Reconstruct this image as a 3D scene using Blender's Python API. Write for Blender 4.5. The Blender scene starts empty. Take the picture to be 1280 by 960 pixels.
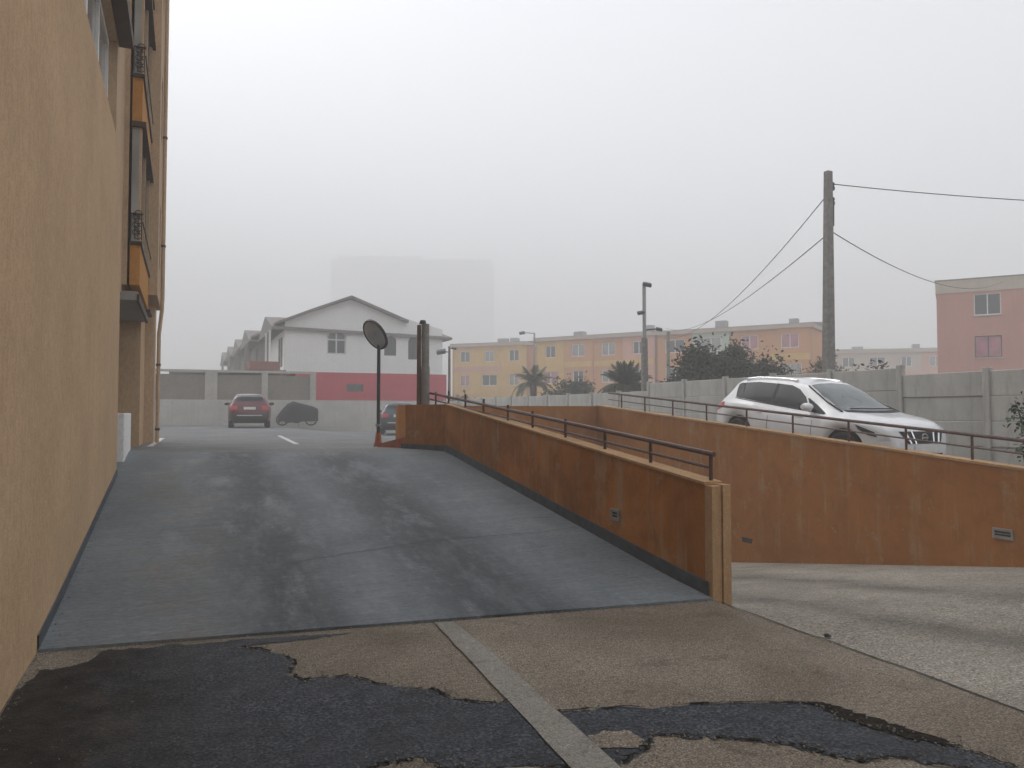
import bpy, bmesh, math, random
from mathutils import Vector, Matrix
from mathutils.geometry import delaunay_2d_cdt
R = math.radians
random.seed(7)
SC = bpy.context.scene
COL = SC.collection

# ------------------------------------------------------------------ camera
cam = bpy.data.cameras.new("camera")
cam.lens = 27.0; cam.sensor_width = 36.0; cam.clip_start = 0.05; cam.clip_end = 3000
cam_ob = bpy.data.objects.new("camera", cam); COL.objects.link(cam_ob)
cam_ob.location = (0, 0, 1.6)
cam_ob.rotation_euler = (R(90 + 2.09), 0, R(-23.1))
SC.camera = cam_ob

# ------------------------------------------------------------------ sky and light (fog, overcast)
SUN_EL, SUN_AZ = R(52), R(-25)          # azimuth from +Y, clockwise
w = bpy.data.worlds.new("World"); SC.world = w; w.use_nodes = True
nt = w.node_tree; nt.nodes.clear()
sky = nt.nodes.new('ShaderNodeTexSky'); sky.sky_type = 'NISHITA'; sky.sun_disc = False
sky.sun_elevation = SUN_EL; sky.sun_rotation = SUN_AZ
sky.air_density = 1.0; sky.dust_density = 2.0; sky.ozone_density = 1.0
hs = nt.nodes.new('ShaderNodeHueSaturation'); hs.inputs['Saturation'].default_value = 0.20
hs.inputs['Value'].default_value = 1.0
bg = nt.nodes.new('ShaderNodeBackground'); bg.inputs['Strength'].default_value = 0.15
out = nt.nodes.new('ShaderNodeOutputWorld')
nt.links.new(sky.outputs[0], hs.inputs['Color']); nt.links.new(hs.outputs[0], bg.inputs['Color'])
nt.links.new(bg.outputs[0], out.inputs['Surface'])
sl = bpy.data.lights.new("sun", 'SUN'); sl.energy = 0.5; sl.angle = R(40); sl.color = (1, .97, .93)
so = bpy.data.objects.new("sun", sl); COL.objects.link(so)
d = Vector((math.sin(SUN_AZ) * math.cos(SUN_EL), math.cos(SUN_AZ) * math.cos(SUN_EL), math.sin(SUN_EL)))
so.rotation_euler = d.to_track_quat('Z', 'Y').to_euler()
SC.view_settings.view_transform = 'Standard'; SC.view_settings.look = 'None'
SC.view_settings.exposure = 1.2; SC.view_settings.gamma = 1.0
SC.render.engine = 'CYCLES'
SC.cycles.volume_bounces = 2
SC.cycles.max_bounces = 8
SC.cycles.use_denoising = True

# ------------------------------------------------------------------ helpers
class MB:
    def __init__(s): s.v = []; s.f = []
    def add(s, vs, fs):
        o = len(s.v); s.v += [tuple(p) for p in vs]; s.f += [tuple(i + o for i in f) for f in fs]; return s
    def box(s, x0, x1, y0, y1, z0, z1):
        return s.add([(x0,y0,z0),(x1,y0,z0),(x1,y1,z0),(x0,y1,z0),(x0,y0,z1),(x1,y0,z1),(x1,y1,z1),(x0,y1,z1)],
                     [(0,3,2,1),(4,5,6,7),(0,1,5,4),(1,2,6,5),(2,3,7,6),(3,0,4,7)])
    def quad(s, a, b, c, d): return s.add([a,b,c,d], [(0,1,2,3)])
    def prism(s, poly, axis, a, b):
        """polygon in the two axes other than `axis`, extruded from a to b"""
        def P(p, t):
            return {'x': (t,p[0],p[1]), 'y': (p[0],t,p[1]), 'z': (p[0],p[1],t)}[axis]
        n = len(poly)
        return s.add([P(p,a) for p in poly] + [P(p,b) for p in poly],
                     [tuple(range(n))[::-1], tuple(range(n,2*n))] + [(i,(i+1)%n,n+(i+1)%n,n+i) for i in range(n)])
    def tube(s, pts, r, n=8, cap=True):
        pts = [Vector(p) for p in pts]; m = len(pts)
        rr = r if isinstance(r, (list, tuple)) else [r]*m
        o = len(s.v)
        for i, p in enumerate(pts):
            t = (pts[min(i+1,m-1)] - pts[max(i-1,0)]).normalized()
            u = t.cross(Vector((0,0,1)) if abs(t.z) < .95 else Vector((1,0,0))).normalized(); q = t.cross(u)
            for k in range(n):
                a = 2*math.pi*k/n; s.v.append(tuple(p + (u*math.cos(a) + q*math.sin(a))*rr[i]))
        for i in range(m-1):
            for k in range(n):
                s.f.append((o+i*n+k, o+i*n+(k+1)%n, o+(i+1)*n+(k+1)%n, o+(i+1)*n+k))
        if cap:
            s.f.append(tuple(o+k for k in range(n))); s.f.append(tuple(o+(m-1)*n+k for k in range(n))[::-1])
        return s
    def lathe(s, prof, n=24, axis='z', c=(0,0,0)):
        o = len(s.v); m = len(prof)
        for (r, h) in prof:
            for k in range(n):
                a = 2*math.pi*k/n; x, y = r*math.cos(a), r*math.sin(a)
                p = {'z': (x,y,h), 'y': (x,h,y), 'x': (h,x,y)}[axis]
                s.v.append((p[0]+c[0],p[1]+c[1],p[2]+c[2]))
        for i in range(m-1):
            for k in range(n):
                s.f.append((o+i*n+k, o+i*n+(k+1)%n, o+(i+1)*n+(k+1)%n, o+(i+1)*n+k))
        return s
    def grid(s, fn, nu, nv):
        o = len(s.v)
        for i in range(nu+1):
            for j in range(nv+1): s.v.append(tuple(fn(i/nu, j/nv)))
        for i in range(nu):
            for j in range(nv):
                a = o+i*(nv+1)+j; s.f.append((a, a+nv+1, a+nv+2, a+1))
        return s
    def mesh(s, name, mat=None, smooth=False, bevel=0):
        me = bpy.data.meshes.new(name); me.from_pydata(s.v, [], s.f)
        bm = bmesh.new(); bm.from_mesh(me)
        bmesh.ops.recalc_face_normals(bm, faces=bm.faces)
        if bevel:
            bmesh.ops.bevel(bm, geom=list(bm.edges), offset=bevel, segments=1, affect='EDGES', clamp_overlap=True)
        bm.to_mesh(me); bm.free()
        if smooth:
            for p in me.polygons: p.use_smooth = True
            try: me.set_sharp_from_angle(angle=R(40))
            except Exception: pass
        if mat: me.materials.append(mat)
        return me
    def build(s, name, mat=None, parent=None, smooth=False, bevel=0):
        return link(name, s.mesh(name, mat, smooth, bevel), parent)

def link(name, me, parent=None):
    o = bpy.data.objects.new(name, me); COL.objects.link(o)
    if parent: o.parent = parent
    return o
def tag(o, label=None, cat=None, group=None, kind=None):
    if label: o['label'] = label
    if cat: o['category'] = cat
    if group: o['group'] = group
    if kind: o['kind'] = kind
    return o
def thing(name, label, cat, loc=(0,0,0), rz=0, group=None, rx=0, ry=0):
    o = bpy.data.objects.new(name, None); COL.objects.link(o); o.empty_display_size = .2
    o.location = loc; o.rotation_euler = (rx, ry, rz)
    return tag(o, label, cat, group)
def copy_part(o, parent, loc=None, rot=None):
    c = o.copy(); COL.objects.link(c); c.parent = parent
    if loc is not None: c.location = loc
    if rot is not None: c.rotation_euler = rot
    for ch in list(o.children): copy_part(ch, c)
    return c
def copy_thing(root, loc, rot=None, label=None):
    r = root.copy(); COL.objects.link(r); r.location = loc
    if rot is not None: r.rotation_euler = rot
    if label: r['label'] = label
    for ch in list(root.children): copy_part(ch, r)
    return r
def ss(t): t = max(0., min(1., t)); return t*t*(3-2*t)
def lerp(a, b, t): return a+(b-a)*t
def table(tab, x):
    if x <= tab[0][0]: return tab[0][1]
    n = len(tab)
    for i in range(n-1):
        x0, y0 = tab[i]; x1, y1 = tab[i+1]
        if x <= x1:
            def sl(k):
                if k <= 0 or k >= n-1:
                    a, b = (0, 1) if k <= 0 else (n-2, n-1)
                    return (tab[b][1]-tab[a][1])/(tab[b][0]-tab[a][0])
                d0 = (tab[k][1]-tab[k-1][1])/(tab[k][0]-tab[k-1][0]); d1 = (tab[k+1][1]-tab[k][1])/(tab[k+1][0]-tab[k][0])
                return 0 if d0*d1 <= 0 else 2*d0*d1/(d0+d1)
            h = x1-x0; t = (x-x0)/h
            return y0*(2*t**3-3*t*t+1)+sl(i)*h*(t**3-2*t*t+t)+y1*(-2*t**3+3*t*t)+sl(i+1)*h*(t**3-t*t)
    return tab[-1][1]

# ------------------------------------------------------------------ materials
class NT:
    """small node helper"""
    def __init__(s, name, rough=.8, spec=.3, metal=0):
        s.m = bpy.data.materials.new(name); s.m.use_nodes = True; s.t = s.m.node_tree
        s.b = s.t.nodes['Principled BSDF']
        s.b.inputs['Roughness'].default_value = rough; s.b.inputs['Metallic'].default_value = metal
        s.b.inputs['Specular IOR Level'].default_value = spec
        s.co = s.t.nodes.new('ShaderNodeTexCoord').outputs['Object']
    def vec(s, sc=(1,1,1), rot=(0,0,0)):
        n = s.t.nodes.new('ShaderNodeMapping'); n.inputs['Scale'].default_value = sc; n.inputs['Rotation'].default_value = rot
        s.t.links.new(s.co, n.inputs['Vector']); return n.outputs[0]
    def noise(s, scale, detail=4, rough=.55, sc=None, dist=0):
        n = s.t.nodes.new('ShaderNodeTexNoise'); n.inputs['Scale'].default_value = scale
        n.inputs['Detail'].default_value = detail; n.inputs['Roughness'].default_value = rough
        n.inputs['Distortion'].default_value = dist
        s.t.links.new(s.vec(sc) if sc else s.co, n.inputs['Vector']); return n.outputs['Fac']
    def vor(s, scale, sc=None):
        n = s.t.nodes.new('ShaderNodeTexVoronoi'); n.inputs['Scale'].default_value = scale
        s.t.links.new(s.vec(sc) if sc else s.co, n.inputs['Vector']); return n.outputs['Distance']
    def axis(s, k):
        n = s.t.nodes.new('ShaderNodeSeparateXYZ'); s.t.links.new(s.co, n.inputs[0]); return n.outputs[k]
    def ramp(s, fac, stops):
        n = s.t.nodes.new('ShaderNodeValToRGB'); e = n.color_ramp.elements
        while len(e) < len(stops): e.new(.5)
        for i, (p, c) in enumerate(stops):
            e[i].position = p; e[i].color = (c if isinstance(c, tuple) else (c,c,c)) + (1,)
        s.t.links.new(fac, n.inputs[0]); return n.outputs[0]
    def mix(s, fac, a, b, mode='MIX'):
        n = s.t.nodes.new('ShaderNodeMix'); n.data_type = 'RGBA'; n.blend_type = mode
        for k, val in ((0, fac), (6, a), (7, b)):
            if isinstance(val, (int, float)): n.inputs[k].default_value = val if k == 0 else (val,val,val,1)
            elif isinstance(val, tuple): n.inputs[k].default_value = val + (1,)
            else: s.t.links.new(val, n.inputs[k])
        return n.outputs[2]
    def math(s, op, a, b=0.0):
        n = s.t.nodes.new('ShaderNodeMath'); n.operation = op
        for k, val in ((0, a), (1, b)):
            if isinstance(val, (int, float)): n.inputs[k].default_value = val
            else: s.t.links.new(val, n.inputs[k])
        return n.outputs[0]
    def gauss(s, x, c, wd):
        t = s.math('DIVIDE', s.math('SUBTRACT', x, c), wd)
        return s.math('POWER', 2.718, s.math('MULTIPLY', s.math('MULTIPLY', t, t), -1.0))
    def col(s, c):
        if isinstance(c, tuple): s.b.inputs['Base Color'].default_value = c + (1,)
        else: s.t.links.new(c, s.b.inputs['Base Color'])
        return s
    def rough(s, r): s.t.links.new(r, s.b.inputs['Roughness']); return s
    def bump(s, h, strength=.3, dist=.01):
        n = s.t.nodes.new('ShaderNodeBump'); n.inputs['Strength'].default_value = strength; n.inputs['Distance'].default_value = dist
        s.t.links.new(h, n.inputs['Height']); s.t.links.new(n.outputs[0], s.b.inputs['Normal']); return s

def plain(name, c, rough=.7, var=.15, scale=6, metal=0, spec=.3):
    n = NT(name, rough, spec, metal)
    lo = tuple(x*(1-var) for x in c); hi = tuple(min(1, x*(1+var)) for x in c)
    n.col(n.ramp(n.noise(scale, 5), [(.3, lo), (.7, hi)])); return n.m
def stucco(name, c, var=.12, dirt=None, bump=.35, grain=60):
    n = NT(name, .9, .2)
    lo = tuple(x*(1-var) for x in c); hi = tuple(min(1, x*(1+var)) for x in c)
    base = n.ramp(n.noise(.9, 6, .6), [(.32, lo), (.68, hi)])
    streak = n.noise(1.0, 5, .65, sc=(5, 5, .35))
    base = n.mix(n.ramp(streak, [(.5, 0.), (.75, .35)]), base, dirt or tuple(x*.7 for x in c))
    g = n.noise(grain, 3, .6)
    g3 = n.noise(grain*.3, 6, .75, sc=(1,1,.6))
    base = n.mix(.35, base, n.ramp(g, [(.3, .35), (.7, 1.15)]), 'MULTIPLY')
    base = n.mix(.3, base, n.ramp(g3, [(.34, .45), (.64, 1.3)]), 'MULTIPLY')
    n.col(base).bump(n.math('ADD', g, g3), bump, .008); return n.m
def glass(name, c=(.02,.025,.03), rough=.06, spec=.6):
    n = NT(name, rough, spec); n.col(n.ramp(n.noise(1.2, 2), [(.3, tuple(x*.7 for x in c)), (.7, tuple(x*1.3 for x in c))])); return n.m
def paint(name, c, rough=.25, coat=.6):
    n = NT(name, rough, .5); n.b.inputs['Coat Weight'].default_value = coat; n.b.inputs['Coat Roughness'].default_value = .05
    dirt = n.ramp(n.noise(3, 6, .6), [(.3, tuple(x*.9 for x in c)), (.7, c)]); n.col(dirt); return n.m

def ramp_concrete():
    n = NT('ramp_concrete', .55, .12)
    x = n.axis(0)
    wob = n.math('ADD', x, n.math('MULTIPLY', n.math('SUBTRACT', n.noise(.5, 3, .55, sc=(1,.35,1)), .5), .9))
    t1 = n.gauss(wob, .85, .6); t2 = n.gauss(wob, 2.35, .65)
    t = n.math('MAXIMUM', t1, t2)
    blot = n.noise(1.7, 9, .74, sc=(1, .34, 1), dist=.12)
    lines = n.noise(1.0, 5, .7, sc=(1.6, 26, 1))
    base = n.ramp(n.noise(.8, 5, .6), [(.3, (.112,.131,.146)), (.7, (.185,.210,.228))])
    base = n.mix(n.math('MULTIPLY', t, n.ramp(blot, [(.34, .5), (.55, 1.)])), base, (.026,.032,.037))
    base = n.mix(n.ramp(blot, [(.51, 0.), (.66, .55)]), base, (.255,.283,.30))
    lf = n.math('MULTIPLY', n.gauss(x, -.05, .55), n.ramp(n.noise(1.6, 4), [(.42, 0.), (.62, .55)]))
    base = n.mix(lf, base, (.125,.112,.092))
    base = n.mix(.42, base, n.ramp(lines, [(.32, .5), (.62, 1.2)]), 'MULTIPLY')
    g = n.noise(38, 6, .78, sc=(.45,1,1))
    base = n.mix(.6, base, n.ramp(g, [(.32, .4), (.68, 1.4)]), 'MULTIPLY')
    n.col(base); n.rough(n.ramp(blot, [(.3, .38), (.7, .7)]))
    n.bump(n.math('ADD', n.math('MULTIPLY', lines, .5), n.math('MULTIPLY', g, .6)), .3, .010); return n.m
def aggregate(name, a, b, speck=.55, rough=.75, grain=95, tracks=None, blotch=None):
    n = NT(name, rough, .1)
    base = n.ramp(n.noise(.7, 6, .65, dist=.4), [(.33, a), (.68, b)])
    if tracks:
        x = n.axis(0)
        wob = n.math('ADD', x, n.math('MULTIPLY', n.math('SUBTRACT', n.noise(.35, 3), .5), 1.6))
        tt = None
        for c, wd in tracks:
            gg = n.gauss(wob, c, wd); tt = gg if tt is None else n.math('MAXIMUM', tt, gg)
        base = n.mix(n.math('MULTIPLY', tt, n.ramp(n.noise(1.5, 5), [(.3, .25), (.65, .8)])), base, tuple(q*.42 for q in a))
    if blotch:
        base = n.mix(n.ramp(n.noise(2.3, 7, .7, dist=.8), [(.56, 0.), (.7, .75)]), base, blotch)
    v = n.vor(grain); g = n.noise(grain, 4, .75); g2 = n.noise(grain*.32, 5, .75)
    base = n.mix(speck, base, n.ramp(g, [(.34, .22), (.5, .95), (.66, 2.1)]), 'MULTIPLY')
    base = n.mix(speck*.8, base, n.ramp(g2, [(.34, .5), (.66, 1.45)]), 'MULTIPLY')
    n.col(base).bump(n.math('ADD', g, n.math('MULTIPLY', v, -.6)), .8, .012); return n.m
def patch_mat():
    """old asphalt repair that turns to wet black dirt beside the tan building"""
    n = NT('wet_asphalt', .5, .12); x = n.axis(0)
    f = n.math('ADD', x, n.math('MULTIPLY', n.math('SUBTRACT', n.noise(1.8, 6, .7), .5), 1.5))
    k = n.ramp(n.math('ADD', n.math('MULTIPLY', f, .8), .5), [(.05, 1.), (.72, 0.)])
    g = n.noise(55, 4, .75); g2 = n.noise(6, 6, .75); g3 = n.noise(1.3, 5, .65)
    a = n.ramp(g3, [(.3, (.017,.020,.026)), (.68, (.052,.058,.068))])
    b = n.ramp(g2, [(.35, (.005,.004,.003)), (.68, (.024,.018,.013))])
    base = n.mix(k, a, b)
    base = n.mix(.95, base, n.ramp(g, [(.36, .15), (.5, .9), (.64, 2.4)]), 'MULTIPLY')
    base = n.mix(.7, base, n.ramp(g2, [(.32, .4), (.66, 1.6)]), 'MULTIPLY')
    n.col(base).bump(n.math('ADD', g, g2), .9, .012); n.rough(n.ramp(g3, [(.35, .42), (.65, .8)])); return n.m
def orange_wall(name, a, b, pale, amount):
    n = NT(name, .75, .1)
    base = n.ramp(n.noise(1.1, 6, .65, dist=.7), [(.3, a), (.7, b)])
    base = n.mix(n.ramp(n.noise(3.5, 6, .7), [(.5, 0.), (.75, .45)]), base, tuple(q*.6 for q in a))
    vs = n.noise(1.0, 6, .7, sc=(3.2, 3.2, .3))
    m1 = n.ramp(vs, [(.50, 0.), (.62, amount)])
    bl = n.ramp(n.noise(2.2, 7, .72), [(.42, 0.), (.60, 1.)])
    base = n.mix(n.math('MULTIPLY', m1, bl), base, pale)
    base = n.mix(n.ramp(n.noise(1.0, 6, .75, sc=(2.2, 2.2, 3.0)), [(.59, 0.), (.66, amount*.85)]), base, pale)
    g = n.noise(70, 3); base = n.mix(.25, base, n.ramp(g, [(.3, .4), (.7, 1.)]), 'MULTIPLY')
    n.col(base).bump(n.math('ADD', g, vs), .3, .01); n.rough(n.ramp(n.noise(2, 4), [(.3, .5), (.7, .85)])); return n.m
def panel_concrete():
    n = NT('panel_concrete', .9, .2)
    base = n.ramp(n.noise(.7, 7, .65, dist=.4), [(.3, (.33,.325,.30)), (.7, (.56,.55,.51))])
    base = n.mix(n.ramp(n.noise(1, 6, .7, sc=(4, 4, .5)), [(.5, 0.), (.75, .6)]), base, (.19,.18,.16))
    g = n.noise(45, 4, .7); base = n.mix(.35, base, n.ramp(g, [(.3, .4), (.7, 1.05)]), 'MULTIPLY')
    n.col(base).bump(g, .4, .01); return n.m
def leaves(name, a, b):
    n = NT(name, .7, .25)
    n.col(n.mix(.5, n.ramp(n.noise(1.6, 3), [(.35, a), (.65, b)]), n.ramp(n.noise(9, 2), [(.35, a), (.65, b)]))); return n.m

M = dict(
    ramp=ramp_concrete(),
    apron=aggregate('brown_aggregate', (.150,.124,.092), (.265,.230,.184), .85, grain=90, blotch=(.095,.079,.061)),
    drive=aggregate('drive_concrete', (.205,.185,.155), (.33,.305,.262), .7, grain=55, tracks=[(5.3,.35),(6.9,.35)]),
    lot=aggregate('lot_concrete', (.135,.14,.143), (.21,.213,.212), .4, grain=30),
    upper=aggregate('upper_drive_concrete', (.17,.165,.155), (.27,.26,.25), .3, grain=80),
    patch=patch_mat(),
    wetdirt=aggregate('wet_dirt', (.006,.0045,.003), (.016,.012,.008), .8, rough=.85, grain=40, blotch=(.034,.028,.021)),
    grit=plain('grit_stone', (.16,.145,.125), .9, .5, 14),
    ground=aggregate('ground', (.14,.13,.11), (.22,.20,.17), .3, grain=60),
    strip=aggregate('worn_strip', (.20,.188,.162), (.29,.275,.245), .4, grain=70, blotch=(.10,.09,.078)),
    line=plain('worn_white_paint', (.55,.54,.51), .8, .25, 14),
    crack=plain('crack_dark', (.045,.043,.04), .95, .2),
    tan=stucco('tan_stucco', (.57,.385,.225), .10, (.43,.285,.155)),
    tan2=stucco('tan_stucco_upper', (.54,.385,.25), .08, (.42,.30,.19)),
    orangepanel=stucco('orange_spandrel', (.52,.245,.065), .10, (.38,.17,.04)),
    soffit=plain('soffit_grey', (.30,.28,.26), .9, .1),
    wall_o=orange_wall('orange_ramp_wall', (.22,.084,.016), (.49,.195,.040), (.40,.26,.14), .8),
    wall_b=orange_wall('orange_back_wall', (.29,.118,.026), (.41,.172,.042), (.38,.27,.16), .75),
    pale=stucco('pale_render_end', (.47,.295,.155), .2, (.30,.16,.07)),
    skirt=plain('skirting_bluegrey', (.055,.065,.078), .6, .3, 9),
    rail=plain('rail_brown_paint', (.075,.032,.022), .5, .4, 20, spec=.5),
    panel=panel_concrete(),
    lowwall=stucco('low_wall_render', (.56,.54,.49), .10),
    pilaster=stucco('pilaster_render', (.50,.47,.42), .10),
    panelbrown=stucco('panel_brown_render', (.27,.245,.21), .10),
    white=stucco('white_render', (.90,.89,.87), .04, (.78,.77,.74)),
    red=stucco('red_render', (.55,.05,.07), .10),
    redbrown=stucco('redbrown_brick', (.30,.13,.10), .12),
    roof=plain('grey_roof', (.19,.17,.16), .85, .2, 3),
    yellow=stucco('yellow_render', (.74,.46,.11), .08),
    orange=stucco('orange_render', (.66,.31,.12), .08),
    salmon=stucco('salmon_render', (.70,.36,.26), .08),
    pinkw=stucco('pink_render', (.56,.27,.21), .06),
    cream=stucco('cream_render', (.56,.47,.38), .06),
    palegreen=stucco('pale_green_render', (.50,.58,.48), .06),
    grey=stucco('tower_grey', (.40,.40,.41), .06),
    glass=glass('window_glass'), glassc=glass('window_glass_curtain', (.30,.30,.29), .12, .5),
    glasspink=glass('window_glass_pink_curtain', (.42,.16,.20), .15, .4),
    alum=plain('aluminium_frame', (.55,.55,.54), .45, .08, metal=.3),
    dframe=plain('dark_frame', (.035,.03,.028), .5, .2),
    wframe=plain('white_frame', (.75,.74,.72), .5, .05),
    hood=plain('brown_hood', (.07,.048,.036), .7, .2),
    conc=plain('pole_concrete', (.215,.205,.19), .9, .25, 8),
    rust=plain('brown_post', (.11,.062,.04), .8, .35, 9),
    steel=plain('galvanised_steel', (.28,.28,.28), .5, .15, 10, metal=.5),
    dsteel=plain('dark_steel', (.05,.052,.055), .5, .2, 10, metal=.3),
    rubber=plain('black_rubber', (.018,.018,.019), .85, .2),
    dark=plain('dark_plastic', (.02,.02,.022), .6, .2),
    chrome=plain('chrome', (.75,.75,.76), .15, .03, metal=1),
    silver=paint('pearl_white_paint', (.72,.735,.75)),
    redp=paint('red_paint', (.11,.004,.012)),
    bluep=paint('dark_blue_paint', (.014,.032,.055)),
    carglass=glass('car_glass', (.010,.016,.020), .04, .22),
    screen=glass('windscreen_glass', (.085,.105,.105), .03, .9),
    tail=plain('tail_light_red', (.45,.02,.02), .2, .1, spec=.6),
    lamp=plain('clear_lamp', (.55,.57,.6), .1, .1, spec=.8),
    plate=plain('number_plate_white', (.75,.75,.72), .5, .05),
    cover=plain('black_cover_cloth', (.008,.009,.012), .6, .3, 5),
    mirror=plain('mirror_face', (.42,.44,.45), .3, .15, metal=.35),
    kerb=plain('orange_kerb', (.34,.105,.045), .7, .25, 7),
    bush=leaves('bush_leaves', (.022,.030,.020), (.060,.070,.045)),
    scrub=leaves('dry_scrub', (.12,.10,.075), (.21,.17,.13)),
    palm=leaves('palm_leaves', (.055,.065,.035), (.13,.125,.07)),
    fir=leaves('dark_palm_leaves', (.032,.042,.028), (.085,.095,.06)),
    shrub=leaves('shrub_leaves', (.018,.045,.022), (.05,.10,.045)),
    bark=plain('bark', (.09,.07,.055), .9, .3, 8),
    cable=plain('cable_black', (.03,.03,.032), .6, .1),
    vent=plain('vent_grey', (.26,.25,.235), .6, .15, 20),
    ventd=plain('vent_dark', (.04,.038,.036), .8, .2),
)

# ------------------------------------------------------------------ ground heights
def outer_z(y): return .93*ss((y-4)/12.5)
def lot_z(x, y): return .93 - .36*ss((x-3)/5)*ss((y-16)/14)
def drive_z(y):
    t = y-3.9
    return 0.0 if t <= 0 else -.167*(t*t/2.4 if t < 1.2 else t-.6)
def upper_z(y): return max(0., min(.93, .08*(y-5.1)))
def ramp_pt(u, t):
    x = lerp(-.88, 4.16, u); y0 = lerp(6.0, 5.39, u); y1 = lerp(14.6, 12.7, u)
    z = .93*t
    z -= .012*math.exp(-((t-1)/.03)**2); z += .02*math.exp(-(t/.06)**2)
    return (x, lerp(y0, y1, t), z)
def ramp_z(x, y):
    u = (x+.88)/5.04; y0 = lerp(6.0, 5.39, u); y1 = lerp(14.6, 12.7, u); return ramp_pt(u, max(0, min(1, (y-y0)/(y1-y0))))[2]

g = MB()
ys = [-120, -60, -10, 2, 4, 6, 8, 10, 12, 14, 16.5, 20, 30, 41.75, 60, 100, 200, 440, 680]; xs = [-400, -120, -40, -12, -3.2, 14.62, 30, 60, 120, 500]
for i in range(len(xs)-1):
    for j in range(len(ys)-1):
        if xs[i] >= -3.3 and xs[i+1] <= 14.7 and ys[j] >= -10.1 and ys[j+1] <= 41.8: continue
        q = [(xs[i],ys[j]),(xs[i+1],ys[j]),(xs[i+1],ys[j+1]),(xs[i],ys[j+1])]
        g.quad(*[(a,b,outer_z(b)-.02) for a, b in q])
tag(g.build('ground', M['ground']), kind='structure')

# apron (level court in front of the ramp)
g = MB()
g.add([(-3.2,-10,0),(4.16,-10,0),(4.16,5.42,0),(-.88,6.03,0),(-3.2,6.3,0)], [(0,1,2,3,4)])
tag(g.build('apron_pavement', M['apron']), kind='structure')
# ramp
g = MB(); g.grid(ramp_pt, 24, 70)
g.quad((-.88,6.0,.02),(4.16,5.39,.02),(4.16,5.385,-.02),(-.88,5.995,-.02))
tag(g.build('concrete_ramp', M['ramp'], smooth=True), kind='structure')
g = MB()
for y0, y1 in [(11.9,13.0),(13.0,13.8),(13.8,14.6),(14.6,16.8)]:
    g.quad((-3.2,y0,ramp_z(-.88,y0)),(-.88,y0,ramp_z(-.88,y0)),(-.88,y1,ramp_z(-.88,y1)),(-3.2,y1,ramp_z(-.88,y1)))
tag(g.build('entry_floor', M['ramp']), kind='structure')
# parking lot
g = MB()
N = 26
def lotA(u, v):
    x = lerp(-.88, 4.16, u); y = lerp(lerp(14.6, 12.7, u), 41.9, v); z = lot_z(x, y)
    return (x, y, z - .012*math.exp(-(v/.008)**2))
g.grid(lotA, 10, 60)
def lotB(u, v): x = lerp(4.16, 14.62, u); y = lerp(16.85, 41.9, v); return (x, y, lot_z(x, y))
g.grid(lotB, 14, 30)
g.quad((-3.2,16.8,.93),(-.88,16.8,.93),(-.88,41.9,.93),(-3.2,41.9,.93))
tag(g.build('parking_lot', M['lot'], smooth=True), kind='structure')
# strip of ground between ramp wall and header wall top is the pit; descending driveway
g = MB(); g.grid(lambda u, v: (lerp(4.16, 9.42, u), lerp(-10, 16.85, v), drive_z(lerp(-10, 16.85, v))), 4, 120)
tag(g.build('garage_driveway', M['drive'], smooth=True), kind='structure')
g = MB(); g.grid(lambda u, v: (lerp(9.42, 14.62, u), lerp(-10, 16.85, v), upper_z(lerp(-10, 16.85, v))), 4, 60)
tag(g.build('upper_driveway', M['upper'], smooth=True), kind='structure')

# repaired asphalt, wet dirt and the worn strip, lying on the apron as thin sheets
def sheet(name, mat, pts, z, jag=0.0, seed=1, sub=5):
    rnd = random.Random(seed); P = []
    n = len(pts)
    for i in range(n):
        a = Vector(pts[i]); b = Vector(pts[(i+1) % n])
        for k in range(sub):
            p = a.lerp(b, k/sub)
            if jag: p += Vector((rnd.uniform(-jag, jag), rnd.uniform(-jag, jag)))
            P.append((p.x, p.y))
    res = delaunay_2d_cdt([Vector(p) for p in P], [], [list(range(len(P)))], 1, 1e-5)
    m = MB(); m.add([(v.x, v.y, z) for v in res[0]], res[2])
    return tag(m.build(name, mat), kind='structure')
sheet('asphalt_patch', M['patch'], [(-.875,1.5),(-.875,5.2),(-.80,5.55),(-.55,5.62),(-.5,5.86),(-.1,5.82),(.5,5.74),(1.0,5.66),(1.15,5.63),(.9,5.6),(.36,5.6),(.5,5.49),(.68,5.15),(.61,4.91),(.68,4.77),(.95,4.73),(1.07,4.53),(1.25,4.36),(1.36,4.29),(1.38,4.17),(1.51,4.01),(1.69,3.96),(1.83,3.73),(2.13,3.66),(2.74,3.47),(3.15,3.31),(3.24,3.22),(3.19,3.06),(3.24,2.9),(3.28,2.74),(3.42,2.58),(3.46,2.41),(3.44,2.2),(3.29,2.33),(3.19,2.49),(3.01,2.64),(2.85,2.68),(2.77,2.8),(2.71,2.92),(2.55,3.05),(2.32,3.19),(2.17,3.28),(2.02,3.15),(1.82,3.06),(1.64,3.12),(1.43,3.21),(1.23,3.26),(1.1,3.33),(1.06,3.37),(1.0,3.48),(.85,3.49),(.75,3.45),(.66,3.2),(.8,2.4),(.9,1.5)], .004, .03, 3, 8)
sheet('wet_dirt_edge', M['wetdirt'], [(3.12,3.33),(3.24,3.27),(3.29,3.15),(3.33,3.0),(3.37,2.88),(3.41,2.74),(3.45,2.62),(3.38,2.62),(3.29,2.74),(3.22,2.9),(3.17,3.06),(3.2,3.2)], .008, .02, 6, 6)
sheet('bare_patch', M['apron'], [(1.86,3.38),(1.94,3.41),(2.08,3.36),(2.08,3.24),(2.01,3.17),(1.82,3.25)], .008, .012, 8, 5)
sheet('worn_strip', M['strip'], [(1.765,5.63),(1.905,5.60),(1.89,4.6),(1.82,3.0),(1.75,1.0),(1.55,1.0),(1.61,3.0),(1.70,4.6)], .012, .004, 9, 8)
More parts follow.
